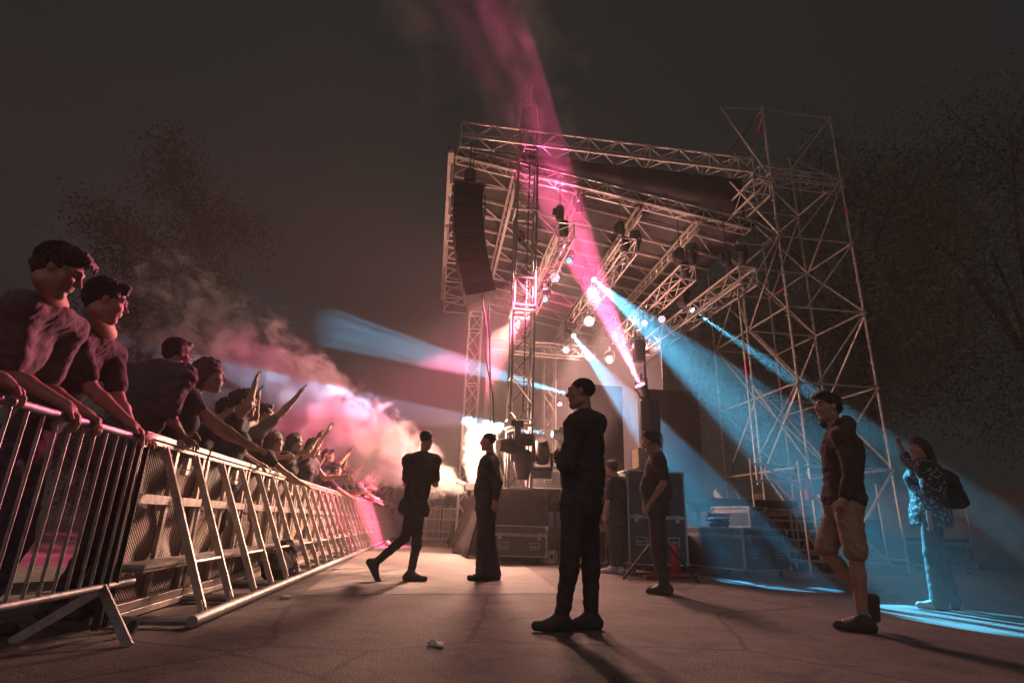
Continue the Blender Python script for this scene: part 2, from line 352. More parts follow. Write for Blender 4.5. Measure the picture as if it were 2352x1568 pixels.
def figure(name, J, label, group=None, h=.008, top='black_wear', legs='black_wear', shoes='shoe', hair='hair_dark', sleeve=.62, shorts=False, hem=.10, hairstyle='short',
           hcurl=(.6, .6), fist=(False, False), palms=None, female=False, belly=0., hs=1.0, flare=0., hood=False, wr=.0028, loose=.016, cat='person', ground='', slender=1.0):
    """J: joints in world space: hd (head middle), fw (face direction), hu (head up), nk, ch, pe, tf (torso forward), sl sr el er wl wr, hl hr kl kr al ar tl tr (toes), gl gr (hand directions)"""
    J = {k: (np.array(v, float) if not np.isscalar(v) else v) for k, v in J.items()}
    for q in ground:          # planted feet: ankle 9 cm up, sole on the ground
        a, t = J['a' + q], J['t' + q]; a = np.array([a[0], a[1], .092]); d = t - a; d[2] = 0; J['a' + q] = a; J['t' + q] = a + nrm(d) * .175 + UP * (.036 - .092)
    base = (J['al'] + J['ar']) / 2; base = np.array([base[0], base[1], 0.])
    root = thing(name, base, label, cat, group)
    up = nrm(J['nk'] - J['pe']); Rt = frame(J['tf'], up); Rh = frame(J['fw'], J.get('hu', UP)); A = slender
    # ---- skin: one continuous body
    B = SDF(); torso(B, J, Rt, -.012, female=female, belly=belly)
    B.cone(J['nk'] + Rt[:, 2] * .01 - Rt[:, 1] * .005, J['hd'] + Rh @ np.array([0, -.022, -.055]) * hs, .056 * A, .049 * A, k=.03)
    head(B, J['hd'], Rh, hs, female)
    for s_, e_, w_, g_, i in (('sl', 'el', 'wl', 'gl', 0), ('sr', 'er', 'wr', 'gr', 1)):
        B.cone(J[s_], J[e_], .047 * A, .038 * A, k=.03)
        m = J[e_] * .72 + J[w_] * .28; B.cone(J[e_], m, .038 * A, .040 * A, k=.02); B.cone(m, J[w_], .040 * A, .025 * A, k=.02)
        gd = J.get(g_, J[w_] - J[e_]); pn = palms[i] if palms is not None else Rt[:, 0] * (1 if i == 0 else -1) * 1.0
        hand(B, J[w_], gd, pn, hcurl[i], A, 1 if i == 0 else -1, fist=fist[i])
    for h_, k_, a_, t_ in (('hl', 'kl', 'al', 'tl'), ('hr', 'kr', 'ar', 'tr')):
        A_ = A * (1.0 if shorts else .78); B.cone(J[h_], J[k_], .078 * A_, .052 * A_, k=.04); m = J[k_] * .68 + J[a_] * .32
        B.cone(J[k_], m, .050 * A_, .055 * A_, k=.02); B.cone(m, J[a_], .055 * A_, .036 * A_, k=.02); B.cone(J[a_], J[t_] * .7 + J[a_] * .3, .036 * A_, .03 * A_, k=.02)
    add_mesh('body', B, h, MT['skin'], root)
    # ---- shirt
    S = SDF(); torso(S, J, Rt, loose, female=female, belly=belly); S.wr = wr; S.wf = 1.5
    for s_, e_, w_ in (('sl', 'el', 'wl'), ('sr', 'er', 'wr')):
        if sleeve <= 1: S.cone(J[s_], J[s_] + (J[e_] - J[s_]) * sleeve, .060 * A + loose * .5, .052 * A + loose * .6, k=.04)
        else:
            S.cone(J[s_], J[e_], .060 * A + loose * .5, .048 * A + loose * .5, k=.04); S.cone(J[e_], J[e_] + (J[w_] - J[e_]) * (sleeve - 1), .048 * A + loose * .5, .036 * A + loose * .4, k=.03)
    hp = J['pe'] - up * hem
    if hem > .08: S.ell(J['pe'] - up * (hem - .06), Rt, np.array([.168, .125, .14]) + loose, .05)
    S.plane(hp, -up)
    S.hole.append((J['nk'] + Rt @ np.array([0, .015, .075]), Rt, np.array([.078, .078, .07]), .01))
    if hood:
        S.ell(J['nk'] + Rt @ np.array([0, -.085, .015]), Rt, np.array([.115, .085, .075]), .03); S.cone(J['nk'] + Rt @ np.array([-.08, .02, .03]), J['nk'] + Rt @ np.array([-.06, -.08, .05]), .035, k=.03); S.cone(J['nk'] + Rt @ np.array([.08, .02, .03]), J['nk'] + Rt @ np.array([.06, -.08, .05]), .035, k=.03)
    add_mesh('shirt' if not hood else 'hooded_top', S, h, MT[top], root)
    # ---- trousers
    T = SDF(); T.wr = wr * .9; T.wf = 1.5; T.ell(J['pe'] - up * .02, Rt, np.array([.172, .128, .13]) + (.006 if not hood else 0), .05)
    for h_, k_, a_ in (('hl', 'kl', 'al'), ('hr', 'kr', 'ar')):
        if shorts: T.cone(J[h_], J[h_] + (J[k_] - J[h_]) * .92, .098 * A, .088 * A, k=.05)
        else:
            T.cone(J[h_], J[k_], .094 * A, .068 * A + flare * .3, k=.05); T.cone(J[k_], J[a_] + (J[a_] - J[k_]) * .07, .068 * A + flare * .3, .050 * A + flare, k=.03)
    T.plane(J['pe'] + up * .10, up)
    if shorts:
        pass
    add_mesh('shorts' if shorts else 'trousers', T, h, MT[legs], root)
    # ---- shoes
    for a_, t_ in (('al', 'tl'), ('ar', 'tr')):
        Z = SDF(); a, t = J[a_], J[t_]; d = nrm(t - a); fl = nrm(t - a - UP * ((t - a) @ UP)) if abs(d[2]) < .95 else d
        dn = nrm(np.cross(np.cross(d, a - J['k' + a_[1]]), d)) if False else None
        n_ = nrm(J['k' + a_[1]] - a); heel = a - n_ * .062 - nrm(t - (a - n_ * .06)) * .045
        Z.cone(a, heel + n_ * .02, .050, .042, k=.03); Z.cone(heel, t, .040, .034, k=.03); Z.cone(a - n_ * .01, t * .6 + heel * .4 + n_ * .012, .046, .038, k=.03)
        sole = nrm(np.cross(np.cross(t - heel, n_), t - heel)); Z.plane(heel - sole * .030, -sole)
        add_mesh('shoe', Z, max(h, .008), MT[shoes], root)
    # ---- hair
    hc = J['hd']; T_ = lambda x, y, z: hc + Rh @ (np.array([x, y, z]) * hs); HR = SDF(); HR.wr = .003; HR.wf = 2.2
    if hairstyle == 'buzz':
        HR.wr = .001; HR.ell(T_(0, -.016, .040), Rh, np.array([.0775, .0965, .0825]) * hs, .01); HR.plane(T_(0, .066, .052), Rh @ np.array([0, .9, -.30])); HR.plane(T_(0, .0, -.012), Rh @ np.array([0, .42, -.9]))
    elif hairstyle in ('short', 'quiff'):
        HR.ell(T_(0, -.018, .046), Rh, np.array([.083, .104, .088]) * hs, .02); HR.cone(T_(-.03, .055, .105), T_(.03, .058, .105), .03, k=.03); HR.cone(T_(0, -.075, -.01), T_(0, -.06, -.035), .045, .035, k=.03)
        if hairstyle == 'quiff':
            for q in range(7): x = -.045 + .015 * q; HR.cone(T_(x, .06, .115), T_(x * 1.1 + .004, .098 + .008 * math.sin(q * 2.1), .100 + .014 * math.sin(q * 3)), .020, .010, k=.010); HR.cone(T_(x * 1.1 + .004, .098, .100), T_(x * 1.1 - .006, .108 + .006 * math.sin(q * 1.7), .074 + .012 * math.sin(q * 2.3)), .010, .006, k=.006)
        HR.hole.append((T_(0, .115, -.005), Rh, np.array([.092, .068, .082]) * hs, .012)); HR.hole.append((T_(0, .055, -.085), Rh, np.array([.11, .085, .085]) * hs, .012))
    elif hairstyle == 'long':
        HR.ell(T_(0, -.018, .046), Rh, np.array([.088, .106, .090]) * hs, .02); b = T_(0, -.075, -.02); e = b + np.array([0, 0, -.30]) - Rt[:, 1] * .045
        for q in (-1, 0, 1): HR.cone(T_(q * .055, -.055, 0), e + Rt[:, 0] * q * .07 + UP * .03 * abs(q), .052, .035, k=.04)
        HR.hole.append((T_(0, .105, -.02), Rh, np.array([.082, .062, .085]) * hs, .012)); HR.hole.append((T_(0, .075, -.10), Rh, np.array([.12, .085, .085]) * hs, .012))
    elif hairstyle == 'bun':
        HR.ell(T_(0, -.018, .044), Rh, np.array([.080, .101, .086]) * hs, .02); HR.ell(T_(0, -.105, .06), Rh, np.array([.042, .042, .042]), .02)
        HR.hole.append((T_(0, .105, -.015), Rh, np.array([.085, .056, .085]) * hs, .012)); HR.hole.append((T_(0, .055, -.085), Rh, np.array([.11, .085, .075]) * hs, .012))
    if hairstyle != 'bald': add_mesh('hair', HR, h * .9, MT[hair], root)
    if h <= .0085 and hairstyle in ('short', 'quiff', 'long', 'bun'):      # loose locks over the hair mass
        m = MB(); r_ = np.random.default_rng(len(label) * 7 + len(bpy.data.objects)); n_ = 700 if h <= .006 else 150
        for q in range(n_):
            v = r_.normal(size=3); v /= np.linalg.norm(v)
            if v[2] < -.25 or (v[1] > .25 and v[2] < .62) or (v[1] > -.2 and v[2] < .12): continue
            p = np.array([0, -.016, .046]) + v * np.array([.084, .105, .089]); cb = np.array([v[0] * .3, .55 if (hairstyle == 'quiff' and v[1] > 0) else -.6, -.35 - .5 * (v[2] < .4)]) + r_.normal(size=3) * .45
            cb = cb - v * (cb @ v); cb = cb / (np.linalg.norm(cb) + 1e-9); ln = r_.uniform(.018, .036) * (1.5 if hairstyle == 'quiff' and v[1] > .1 else 1)
            p1 = p + cb * ln * .5 + v * .006; p2 = p + cb * ln + v * r_.uniform(-.004, .010); rr = .0038 if h <= .006 else .0055; m.tube(T_(*p), T_(*p1), rr, rr * .8, n=5, cap=False); m.tube(T_(*p1), T_(*p2), rr * .8, .001, n=5, cap=False)
        if m.v: m.build('hair_locks', MT[hair], root, smooth=True)
    if h <= .0075:      # brows and eyes where the face is large enough to show them
        m = MB()
        for q in (-1, 1): m.path([T_(q * x, y, z) for x, y, z in ((.016, .0970, .0345), (.032, .0925, .0395), (.050, .079, .036))], .0042, 6)
        m.build('eyebrows', MT[hair], root, smooth=True)
        for q in (-1, 1):
            c_ = T_(q * .032, .0765, .010); m = MB(); m.lathe(c_, Rh[:, 1], [(.0085, .006), (.0108, .0045), (.0116, .002)], 10); m.build('eye', MT['rubber'], root, smooth=True)
    root['_Rh'] = list(map(float, Rh.ravel())); root['_hc'] = list(map(float, hc)); 
    return root, Rh, Rt, J
# ------------------------------------------------------------------ ground and sky
def ground():
    n = 60; xs = np.sign(np.linspace(-1, 1, n)) * np.abs(np.linspace(-1, 1, n)) ** 2.2 * 300
    v = [(x, y + 8, 0.) for y in xs for x in xs]; f = [[j * n + i, j * n + i + 1, (j + 1) * n + i + 1, (j + 1) * n + i] for j in range(n - 1) for i in range(n - 1)]
    m, N, L, b = newmat('old_asphalt')
    tc = N.new('ShaderNodeTexCoord'); a = N.new('ShaderNodeTexNoise'); a.inputs['Scale'].default_value = .9; a.inputs['Detail'].default_value = 8; a.inputs['Roughness'].default_value = .65
    c = N.new('ShaderNodeTexNoise'); c.inputs['Scale'].default_value = 70; c.inputs['Detail'].default_value = 4
    for q in (a, c): L.new(tc.outputs['Object'], q.inputs['Vector'])
    r = N.new('ShaderNodeValToRGB'); r.color_ramp.elements[0].position = .3; r.color_ramp.elements[1].position = .7; r.color_ramp.elements[0].color = (.095, .08, .074, 1); r.color_ramp.elements[1].color = (.20, .17, .155, 1)
    L.new(a.outputs['Fac'], r.inputs[0]); r2 = N.new('ShaderNodeValToRGB'); r2.color_ramp.elements[0].position = .35; r2.color_ramp.elements[1].position = .65; r2.color_ramp.elements[0].color = (.5, .5, .5, 1); r2.color_ramp.elements[1].color = (1.25, 1.2, 1.15, 1)
    L.new(c.outputs['Fac'], r2.inputs[0]); mx = N.new('ShaderNodeMix'); mx.data_type = 'RGBA'; mx.blend_type = 'MULTIPLY'; mx.inputs[0].default_value = 1
    L.new(r.outputs[0], mx.inputs[6]); L.new(r2.outputs[0], mx.inputs[7]); st = N.new('ShaderNodeTexNoise'); st.inputs['Scale'].default_value = 2.6; st.inputs['Detail'].default_value = 10; st.inputs['Roughness'].default_value = .75; st.inputs['Distortion'].default_value = 1.2; L.new(tc.outputs['Object'], st.inputs['Vector'])
    r3 = N.new('ShaderNodeValToRGB'); r3.color_ramp.elements[0].position = .36; r3.color_ramp.elements[1].position = .52; r3.color_ramp.elements[0].color = (.48, .46, .45, 1); r3.color_ramp.elements[1].color = (1, 1, 1, 1); L.new(st.outputs['Fac'], r3.inputs[0])
    vc = N.new('ShaderNodeTexVoronoi'); vc.feature = 'DISTANCE_TO_EDGE'; vc.inputs['Scale'].default_value = .55; wn = N.new('ShaderNodeMix'); wn.data_type = 'VECTOR'; wn.inputs[0].default_value = .18; L.new(tc.outputs['Object'], wn.inputs[4]); L.new(a.outputs['Color'], wn.inputs[5]); L.new(wn.outputs[1], vc.inputs['Vector'])
    r4 = N.new('ShaderNodeMapRange'); r4.inputs[1].default_value = .0; r4.inputs[2].default_value = .012; r4.inputs[3].default_value = .35; r4.inputs[4].default_value = 1.; L.new(vc.outputs['Distance'], r4.inputs[0])
    m3 = N.new('ShaderNodeMix'); m3.data_type = 'RGBA'; m3.blend_type = 'MULTIPLY'; m3.inputs[0].default_value = 1; L.new(mx.outputs[2], m3.inputs[6]); L.new(r3.outputs[0], m3.inputs[7])
    m4 = N.new('ShaderNodeMix'); m4.data_type = 'RGBA'; m4.blend_type = 'MULTIPLY'; m4.inputs[0].default_value = 1; L.new(m3.outputs[2], m4.inputs[6]); L.new(r4.outputs[0], m4.inputs[7])
    L.new(m4.outputs[2], b.inputs['Base Color']); b.inputs['Roughness'].default_value = .8
    bp = N.new('ShaderNodeBump'); bp.inputs['Strength'].default_value = .9; bp.inputs['Distance'].default_value = .012; L.new(c.outputs['Fac'], bp.inputs['Height']); L.new(bp.outputs[0], b.inputs['Normal'])
    o = from_np('ground', v, f, m, smooth=False, loc=(0, 0, 0)); tag(o, 'dark asphalt ground of the stage pit and the field', 'ground', kind='structure')
    P = [G(690, 1366), G(1000, 1364), G(1292, 1363), W(3.0, 6.4), W(3.2, 9), W(2.0, 24), W(-.4, 24), W(-.1, 9)]
    pv = [(p[0], p[1], .004) for p in P]
    m2 = mat('brushed_concrete', (.30, .255, .23), (.17, .145, .13), .75, 0, 5, .7, 55, detail=9, stretch=(.5, 2.2, 1))
    o = from_np('concrete_path', pv, [list(range(len(pv)))], m2, smooth=False, loc=(0, 0, 0)); tag(o, 'lighter worn concrete strip along the stage front', 'path', kind='structure')
ground()
# ------------------------------------------------------------------ crowd barriers (one section = one thing)
ORDN = ['first', 'second', 'third', 'fourth', 'fifth', 'sixth', 'seventh', 'eighth', 'ninth', 'tenth', 'eleventh', 'twelfth', 'thirteenth', 'fourteenth', 'fifteenth', 'sixteenth', 'seventeenth', 'eighteenth', 'nineteenth', 'twentieth']
PITCH_B = 1.13
def barrier(Lf, origin, label, group, w=PITCH_B - .03):
    """A-frame stage barrier; Lf(l, s, z) places a point, s runs along the section from 0 to w, l towards the pit"""
    root = thing('crowd_barrier', Lf(-.3, w / 2, 0), label, 'barrier', group)
    def bx(m, l0, l1, s0, s1, z0, z1):
        p = [Lf(l, s, z) for z in (z0, z1) for s in (s0, s1) for l in (l0, l1)]
        return m._add(p, [[0, 2, 3, 1], [4, 5, 7, 6], [0, 1, 5, 4], [2, 6, 7, 3], [0, 4, 6, 2], [1, 3, 7, 5]])
    v = []; NP = 26
    for i in range(NP):
        for j in range(NP):
            a, b = i / (NP - 1), j / (NP - 1); half = (a * 2) % 1; e = math.sin(math.pi * half) ** .8 * math.sin(math.pi * b) ** .5
            v.append(Lf(-.632 - .030 * e * (1 + .5 * math.sin(9 * b + 4 * a)) - .012 * math.sin(14 * b + 11 * a), .03 + a * (w - .06), .11 + b))
    o = from_np('mesh_panel', v, [[i * NP + j, i * NP + j + 1, (i + 1) * NP + j + 1, (i + 1) * NP + j] for i in range(NP - 1) for j in range(NP - 1)], MT['panel'], root); sd = o.modifiers.new('thickness', 'SOLIDIFY'); sd.thickness = .004
    m = MB(); bx(m, -.660, -.585, 0, w, 1.118, 1.150); bx(m, -.672, -.575, 0, w, 1.154, 1.195); m.build('top_rail', MT['alu'], root, bevel=.006)
    m = MB()
    for s0 in (.015, w / 2 - .02, w - .055): bx(m, -.620, -.588, s0, s0 + .04, .115, 1.115)
    m.build('upright', MT['alu'], root)
    m = MB(); bx(m, -.585, -.560, 0, w, .73, .79); m.build('mid_rail', MT['alu'], root)
    m = MB(); bx(m, -.655, -.560, 0, w, .012, .055); bx(m, -.632, -.575, 0, w, .058, .11); m.build('bottom_rail', MT['alu'], root, bevel=.004)
    for s0 in (.28, .82):
        m = MB(); m.bar(Lf(-.585, s0 + .04, 1.11), Lf(-.115, s0, .075), .030, .05, up=Lf(1, s0, 0) - Lf(0, s0, 0)); br = m.build('brace', MT['alu'], root, bevel=.003)
        uu = Lf(1, s0, 0) - Lf(0, s0, 0)
        for (la, za, lb, zb, so) in ((-.10, .03, -.135, .125, 0), (-.60, 1.13, -.565, 1.04, .04)):
            m = MB()
            for q in (-.028, .028): m.bar(Lf(la, s0 + so + q, za), Lf(lb, s0 + so + q, zb), .008, .035, up=uu)
            m.bar(Lf((la + lb) / 2, s0 + so - .03, (za + zb) / 2), Lf((la + lb) / 2, s0 + so + .03, (za + zb) / 2), .014, .014); m.build('hinge', MT['alu'], br)
    m = MB(); m.tube(Lf(-.24, .28 + .01, .36), Lf(-.24, .83, .36), .014); m.build('cross_tube', MT['alu'], root, smooth=True)
    m = MB(); bx(m, -.58, -.40, -.02, w + .02, .335, .36); bx(m, -.56, -.42, .02, w - .02, .31, .333); m.build('step', MT['alu'], root)
    m = MB(); m.tube(Lf(-.06, -.014, .042), Lf(-.06, w + .014, .042), .036, n=10); m.tube(Lf(-.06, .02, .042), Lf(-.55, .02, .036), .026, n=8); m.tube(Lf(-.06, w - .02, .042), Lf(-.55, w - .02, .036), .026, n=8)
    m.build('base_tube', MT['galv'], root, smooth=True)
    m = MB(); bx(m, -.60, -.56, w * .62, w * .62 + .055, 1.0, 1.09); bx(m, -.60, -.555, w * .62 - .02, w * .62 + .085, .955, .992); m.build('coupling_latch', MT['alu'], root, bevel=.003)
    return root
NB = 20; first = None
proto_at = None
for i in range(NB):
    s0 = .16 + i * PITCH_B
    nm = ('nearest mesh crowd barrier section, its end meeting the vertical bar fence' if i == 0 else 'mesh crowd barrier section at the far end of the pit row' if i == NB - 1 else
          '%s mesh crowd barrier section counted from the bar fence' % ORDN[i])
    if first is None:
        first = barrier(lambda l, s, z: W(l, .16 + s, z), None, nm, 'braced mesh crowd barriers along the pit'); proto_at = np.array(first.location)
    else:
        c = copy_tree(first); c.location = proto_at + DS * PITCH_B * i; c['label'] = nm
# cross row at the far end of the pit
A = W(.55, 17.9); u_ = nrm(NL * .95 - DS * 0.02); v_ = nrm(np.cross(UP, u_))   # v_ points away
for i in range(2):
    lab = ['mesh crowd barrier closing the far end of the pit, under the waving bearded man', 'mesh crowd barrier half hidden by the black stage skirt at the far end'][i]
    barrier(lambda l, s, z, i=i: A + u_ * (s + i * 1.13) - v_ * (l + .3) + UP * z, None, lab, 'barriers across the far end of the pit')
# ------------------------------------------------------------------ vertical bar fence, left foreground
fr = thing('bar_fence', W(-.42, -.9, 0), 'galvanised vertical bar fence at the left edge with men leaning on it', 'fence')
LF = -.43
m = MB(); m.tube(W(LF, -2.3, 1.10), W(LF, -.22, 1.10), .021, n=10); m.build('top_rail', MT['galv'], fr, smooth=True)
m = MB(); m.tube(W(LF, -2.3, .27), W(LF, .10, .27), .019, n=10); m.build('bottom_rail', MT['galv'], fr, smooth=True)
for k in range(20):
    s = -2.25 + k * .105
    m = MB(); m.tube(W(LF, s, .28), W(LF, s, 1.09), .0085, n=8); m.build('bar', MT['galv'], fr, smooth=True)
m = MB(); m.tube(W(LF, -.21, .05), W(LF, -.21, 1.10), .02, n=10); m.build('end_post', MT['dark_metal'], fr, smooth=True)
m = MB(); m.tube(W(LF, -.11, .05), W(LF, -.11, 1.06), .017, n=10); m.build('hook_bar', MT['dark_metal'], fr, smooth=True)
m = MB(); m.bar(W(LF, -.24, .27), W(-.17, -.36, .0), .05, .014, up=DS); m.build('foot', MT['galv'], fr)
m = MB(); m.bar(W(LF, -.20, .27), W(-.78, -.30, .0), .05, .014, up=DS); m.build('foot', MT['galv'], fr)
# ring-ended spigot lying at the end of the barrier row
m = MB(); m.lathe(W(-.31, -.09, .05), NL * .9 - DS * .3, [(0, .045), (.012, .05), (.02, .05), (.02, .036), (0, .036), (0, .045)], 20); rg = m.build('spigot_ring', MT['galv'], None, smooth=True)
tag(rg, 'short round pipe ring lying at the near end of the barrier base', 'pipe')
# ------------------------------------------------------------------ trusses
def truss(name, a, b, w, h, up, label, cat, group=None, bays=None, r=.025, m='truss', root=None):
    a = np.array(a, float); b = np.array(b, float); d = nrm(b - a); x = nrm(np.cross(d, up)); y = nrm(np.cross(x, d)); Ln = np.linalg.norm(b - a)
    bays = bays or max(2, int(round(Ln / (h * 1.15))))
    if root is None: root = thing(name, a if a[2] < b[2] else (a + b) / 2, label, cat, group)
    cs = [(-1, -1), (1, -1), (1, 1), (-1, 1)]; P = lambda c, t: a + d * Ln * t + x * c[0] * w / 2 + y * c[1] * h / 2
    for c in cs: MB().tube(P(c, 0), P(c, 1), r, n=8).build('chord', MT[m], root, smooth=True)
    q = MB()
    for i in range(bays):
        t0, t1 = i / bays, (i + 1) / bays
        for k in range(4):
            c0, c1 = cs[k], cs[(k + 1) % 4]
            if (i + k) % 2: c0, c1 = c1, c0
            q.tube(P(c0, t0), P(c1, t1), r * .5, n=5, cap=False)
        if i % 4 == 0 or i == bays - 1:
            for k in range(4): q.tube(P(cs[k], t0), P(cs[(k + 1) % 4], t0), r * .6, n=5, cap=False)
    for k in range(4): q.tube(P(cs[k], 1), P(cs[(k + 1) % 4], 1), r * .6, n=5)
    q.build('lacing', MT[m], root, smooth=True)
    return root
TW = W(3.0, 7.5, 1.36)
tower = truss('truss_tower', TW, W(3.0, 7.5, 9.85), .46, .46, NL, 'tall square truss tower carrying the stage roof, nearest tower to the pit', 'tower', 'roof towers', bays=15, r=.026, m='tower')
for z in (2.6, 5.1, 7.6):
    m = MB()
    for k in range(4):
        cs = [(-1, -1), (1, -1), (1, 1), (-1, 1)]; p = [W(3.0 + .26 * cs[i % 4][0], 7.5 + .26 * cs[i % 4][1], z) for i in (k, k + 1)]; m.tube(p[0], p[1], .03); m.tube(p[0] + UP * .12, p[1] + UP * .12, .02); m.tube(p[0] - UP * .03, p[0] + UP * .15, .03)
    m.build('sleeve_collar', MT['truss'], tower, smooth=True)
m = MB(); c0 = W(3.0, 7.5, 9.85)
for q in (-1, 1):
    for e in (-1, 1):
        m.tube(c0 + NL * .23 * q + DS * .23 * e, c0 + NL * .2 * q + DS * .2 * e + UP * .75, .02); m.tube(c0 + NL * .2 * q + DS * .2 * e + UP * .75, c0 + NL * .055 * q + DS * .05 * e + UP * 1.15, .02)
    m.tube(c0 + NL * .055 * q + UP * 1.1, c0 + NL * .06 * q + UP * 1.62, .03); m.tube(c0 + NL * .28 * q + DS * .1 + UP * .70, c0 + NL * .24 * q + DS * .1 + UP * .95, .03)
    m.tube(c0 + NL * .2 * q - DS * .2 + UP * .75, c0 - NL * .2 * q - DS * .2 + UP * .75, .02)
m.build('tower_head', MT['truss'], tower, smooth=True)
m = MB()
for i in range(70): m.lathe(W(3.06, 7.44, 2.9 + i * .10), UP, [(0, .012), (.03, .02), (.06, .02), (.09, .012)], 6)
m.build('hoist_chain', MT['dark_metal'], tower)
ft = truss('truss_tower', W(2.28, 13.6, 0), W(2.28, 13.6, 7.35), .42, .42, NL, 'slim truss tower at the far front corner of the stage with a slab on top', 'tower', 'roof towers', bays=12, r=.03)
m = MB(); m.box(W(2.32, 13.6, 7.62), NL * .36 + UP * .16, DS * .45, UP * .17 - NL * .04); m.build('top_slab', MT['curtain'], ft)
truss('truss_tower', W(5.0, 14.5, 1.35), W(5.0, 14.5, 6.6), .4, .4, NL, 'narrow truss upright at the back of the stage behind the man with folded arms', 'tower', 'roof towers', bays=9, r=.026)
pt = truss('header_truss', W(1.36, 7.4, 9.57), W(8.75, 7.4, 9.50), .40, .40, UP, 'long pale truss bar across the top of the stage roof', 'truss', bays=19, r=.026)
# ------------------------------------------------------------------ stage roof
ZR = lambda l: 9.33 - .158 * (l - 1.15)
roof = thing('stage_roof', W(5, 12, 8.5), 'sloping aluminium stage roof frame under a grey tarpaulin', 'roof')
for i in range(13):
    s = 7.85 + i * .80
    m = MB(); m.bar(W(1.2, s, ZR(1.2) - .06), W(8.9, s, ZR(8.9) - .06), .045, .07 if i % 2 == 0 else .045); m.build('rafter', MT['truss'], roof)
for j, l in enumerate((2.7, 4.3, 5.9, 7.4)):
    m = MB(); m.bar(W(l, 7.8, ZR(l) - .22), W(l, 17.5, ZR(l) - .22), .06, .05); m.bar(W(l + .14, 7.8, ZR(l) - .22), W(l + .14, 17.5, ZR(l) - .22), .05, .05); m.bar(W(l + .07, 7.8, ZR(l) - .45), W(l + .07, 17.5, ZR(l) - .45), .05, .05)
    for i in range(22): s = 7.8 + i * .44; m.tube(W(l, s, ZR(l) - .22), W(l + .07, s + .22, ZR(l) - .45), .012, n=5); m.tube(W(l + .07, s + .22, ZR(l) - .45), W(l + .14, s + .44, ZR(l) - .22), .012, n=5)
    m.build('purlin_beam', MT['truss'], roof)
m = MB()
for i in range(6):
    s = 7.85 + i * 1.6
    for k in range(4): l = 1.9 + 1.75 * k; m.tube(W(l, s, ZR(l) - .12), W(l + 1.5, s + 1.55, ZR(l + 1.5) - .12), .018, n=6)
m.build('wind_brace', MT['truss'], roof)
m = MB(); m.bar(W(1.15, 7.75, ZR(1.15)), W(1.08, 17.4, ZR(1.15)), .14, .12); m.build('front_edge_beam', MT['alu'], roof)
truss(None, W(1.3, 7.8, ZR(1.3) - .05), W(8.8, 7.8, ZR(8.8) - .05), .3, .26, UP, None, None, bays=24, r=.022, root=roof)
for i in range(7):
    s = 8.2 + i * 1.5; pts = []
    for k in range(7): t = k / 6 * math.pi / 2; pts.append(W(1.18 + .55 * math.sin(t), s, ZR(1.15) - .62 + .55 * (1 - math.cos(t)) * 1.0 + .0))
    m = MB(); m.path([W(1.18, s, ZR(1.15) - .05), W(1.18, s, ZR(1.15) - .62)] , .022); m.path([W(1.18 + .62 * (1 - math.cos(k / 6 * math.pi / 2)), s, ZR(1.15) - .62 + .52 * math.sin(k / 6 * math.pi / 2)) for k in range(7)], .024); m.tube(W(1.18, s, ZR(1.15) - .62), W(2.6, s, ZR(2.6) - .4), .02)
    m.build('curved_strut', MT['truss'], roof, smooth=True)
v = []; nS, nL = 26, 14
for i in range(nS):
    for j in range(nL): s = 7.7 + i / (nS - 1) * 9.8; l = 1.05 + j / (nL - 1) * 7.9; v.append(W(l, s, ZR(l) + .05 + .025 * math.sin(l * 5.2) * math.sin(s * 3.9)))
f = [[i * nL + j, i * nL + j + 1, (i + 1) * nL + j + 1, (i + 1) * nL + j] for i in range(nS - 1) for j in range(nL - 1)]
o = from_np('tarpaulin', v, f, MT['roof_cloth'], roof); sm = o.modifiers.new('thickness', 'SOLIDIFY'); sm.thickness = .01
v = [];
for j in range(20): l = 2.2 + j / 19 * 6.4; x = .02 * math.sin(l * 7); v += [W(l, 7.52 + x, 9.30), W(l, 7.58 + x * 1.5, ZR(l) + .12)]
f = [[2 * j, 2 * j + 1, 2 * j + 3, 2 * j + 2] for j in range(19)]
o = from_np('gable_cloth', v, f, MT['roof_cloth'], roof); sm = o.modifiers.new('thickness', 'SOLIDIFY'); sm.thickness = .01
# hung trusses along the stage
TR = []
TR.append(truss('lighting_truss', W(3.85, 6.9, 6.95), W(3.85, 16.5, 6.95), .36, .36, UP, 'hung lighting truss nearest the stage front with the pink and blue lamps', 'truss', 'lighting trusses under the roof', r=.022))
TR.append(truss('lighting_truss', W(5.45, 7.3, 6.95), W(5.45, 16, 6.95), .36, .36, UP, 'middle hung lighting truss from which the broad blue beam starts', 'truss', 'lighting trusses under the roof', r=.022))
TR.append(truss('lighting_truss', W(7.85, 6.5, 6.05), W(7.85, 14, 6.3), .40, .40, UP, 'lowest pale truss beside the scaffold tower with one thin blue beam', 'truss', 'lighting trusses under the roof', r=.028))
TR.append(truss('lighting_truss', W(8.5, 6.6, 8.45), W(8.5, 16, 8.6), .40, .40, UP, 'high pale truss running back from the scaffold tower under the rear roof edge', 'truss', 'lighting trusses under the roof', r=.028))
TR.append(truss('lighting_truss', W(7.0, 7.6, 6.55), W(7.0, 13, 6.6), .36, .36, UP, 'short truss between the lowest truss and the middle lighting truss', 'truss', 'lighting trusses under the roof', r=.022))
TR.append(truss('lighting_truss', W(2.7, 13.0, 6.1), W(6.2, 13.2, 6.1), .36, .36, UP, 'cross truss far back, over the far front corner tower', 'truss', 'lighting trusses under the roof', r=.022))
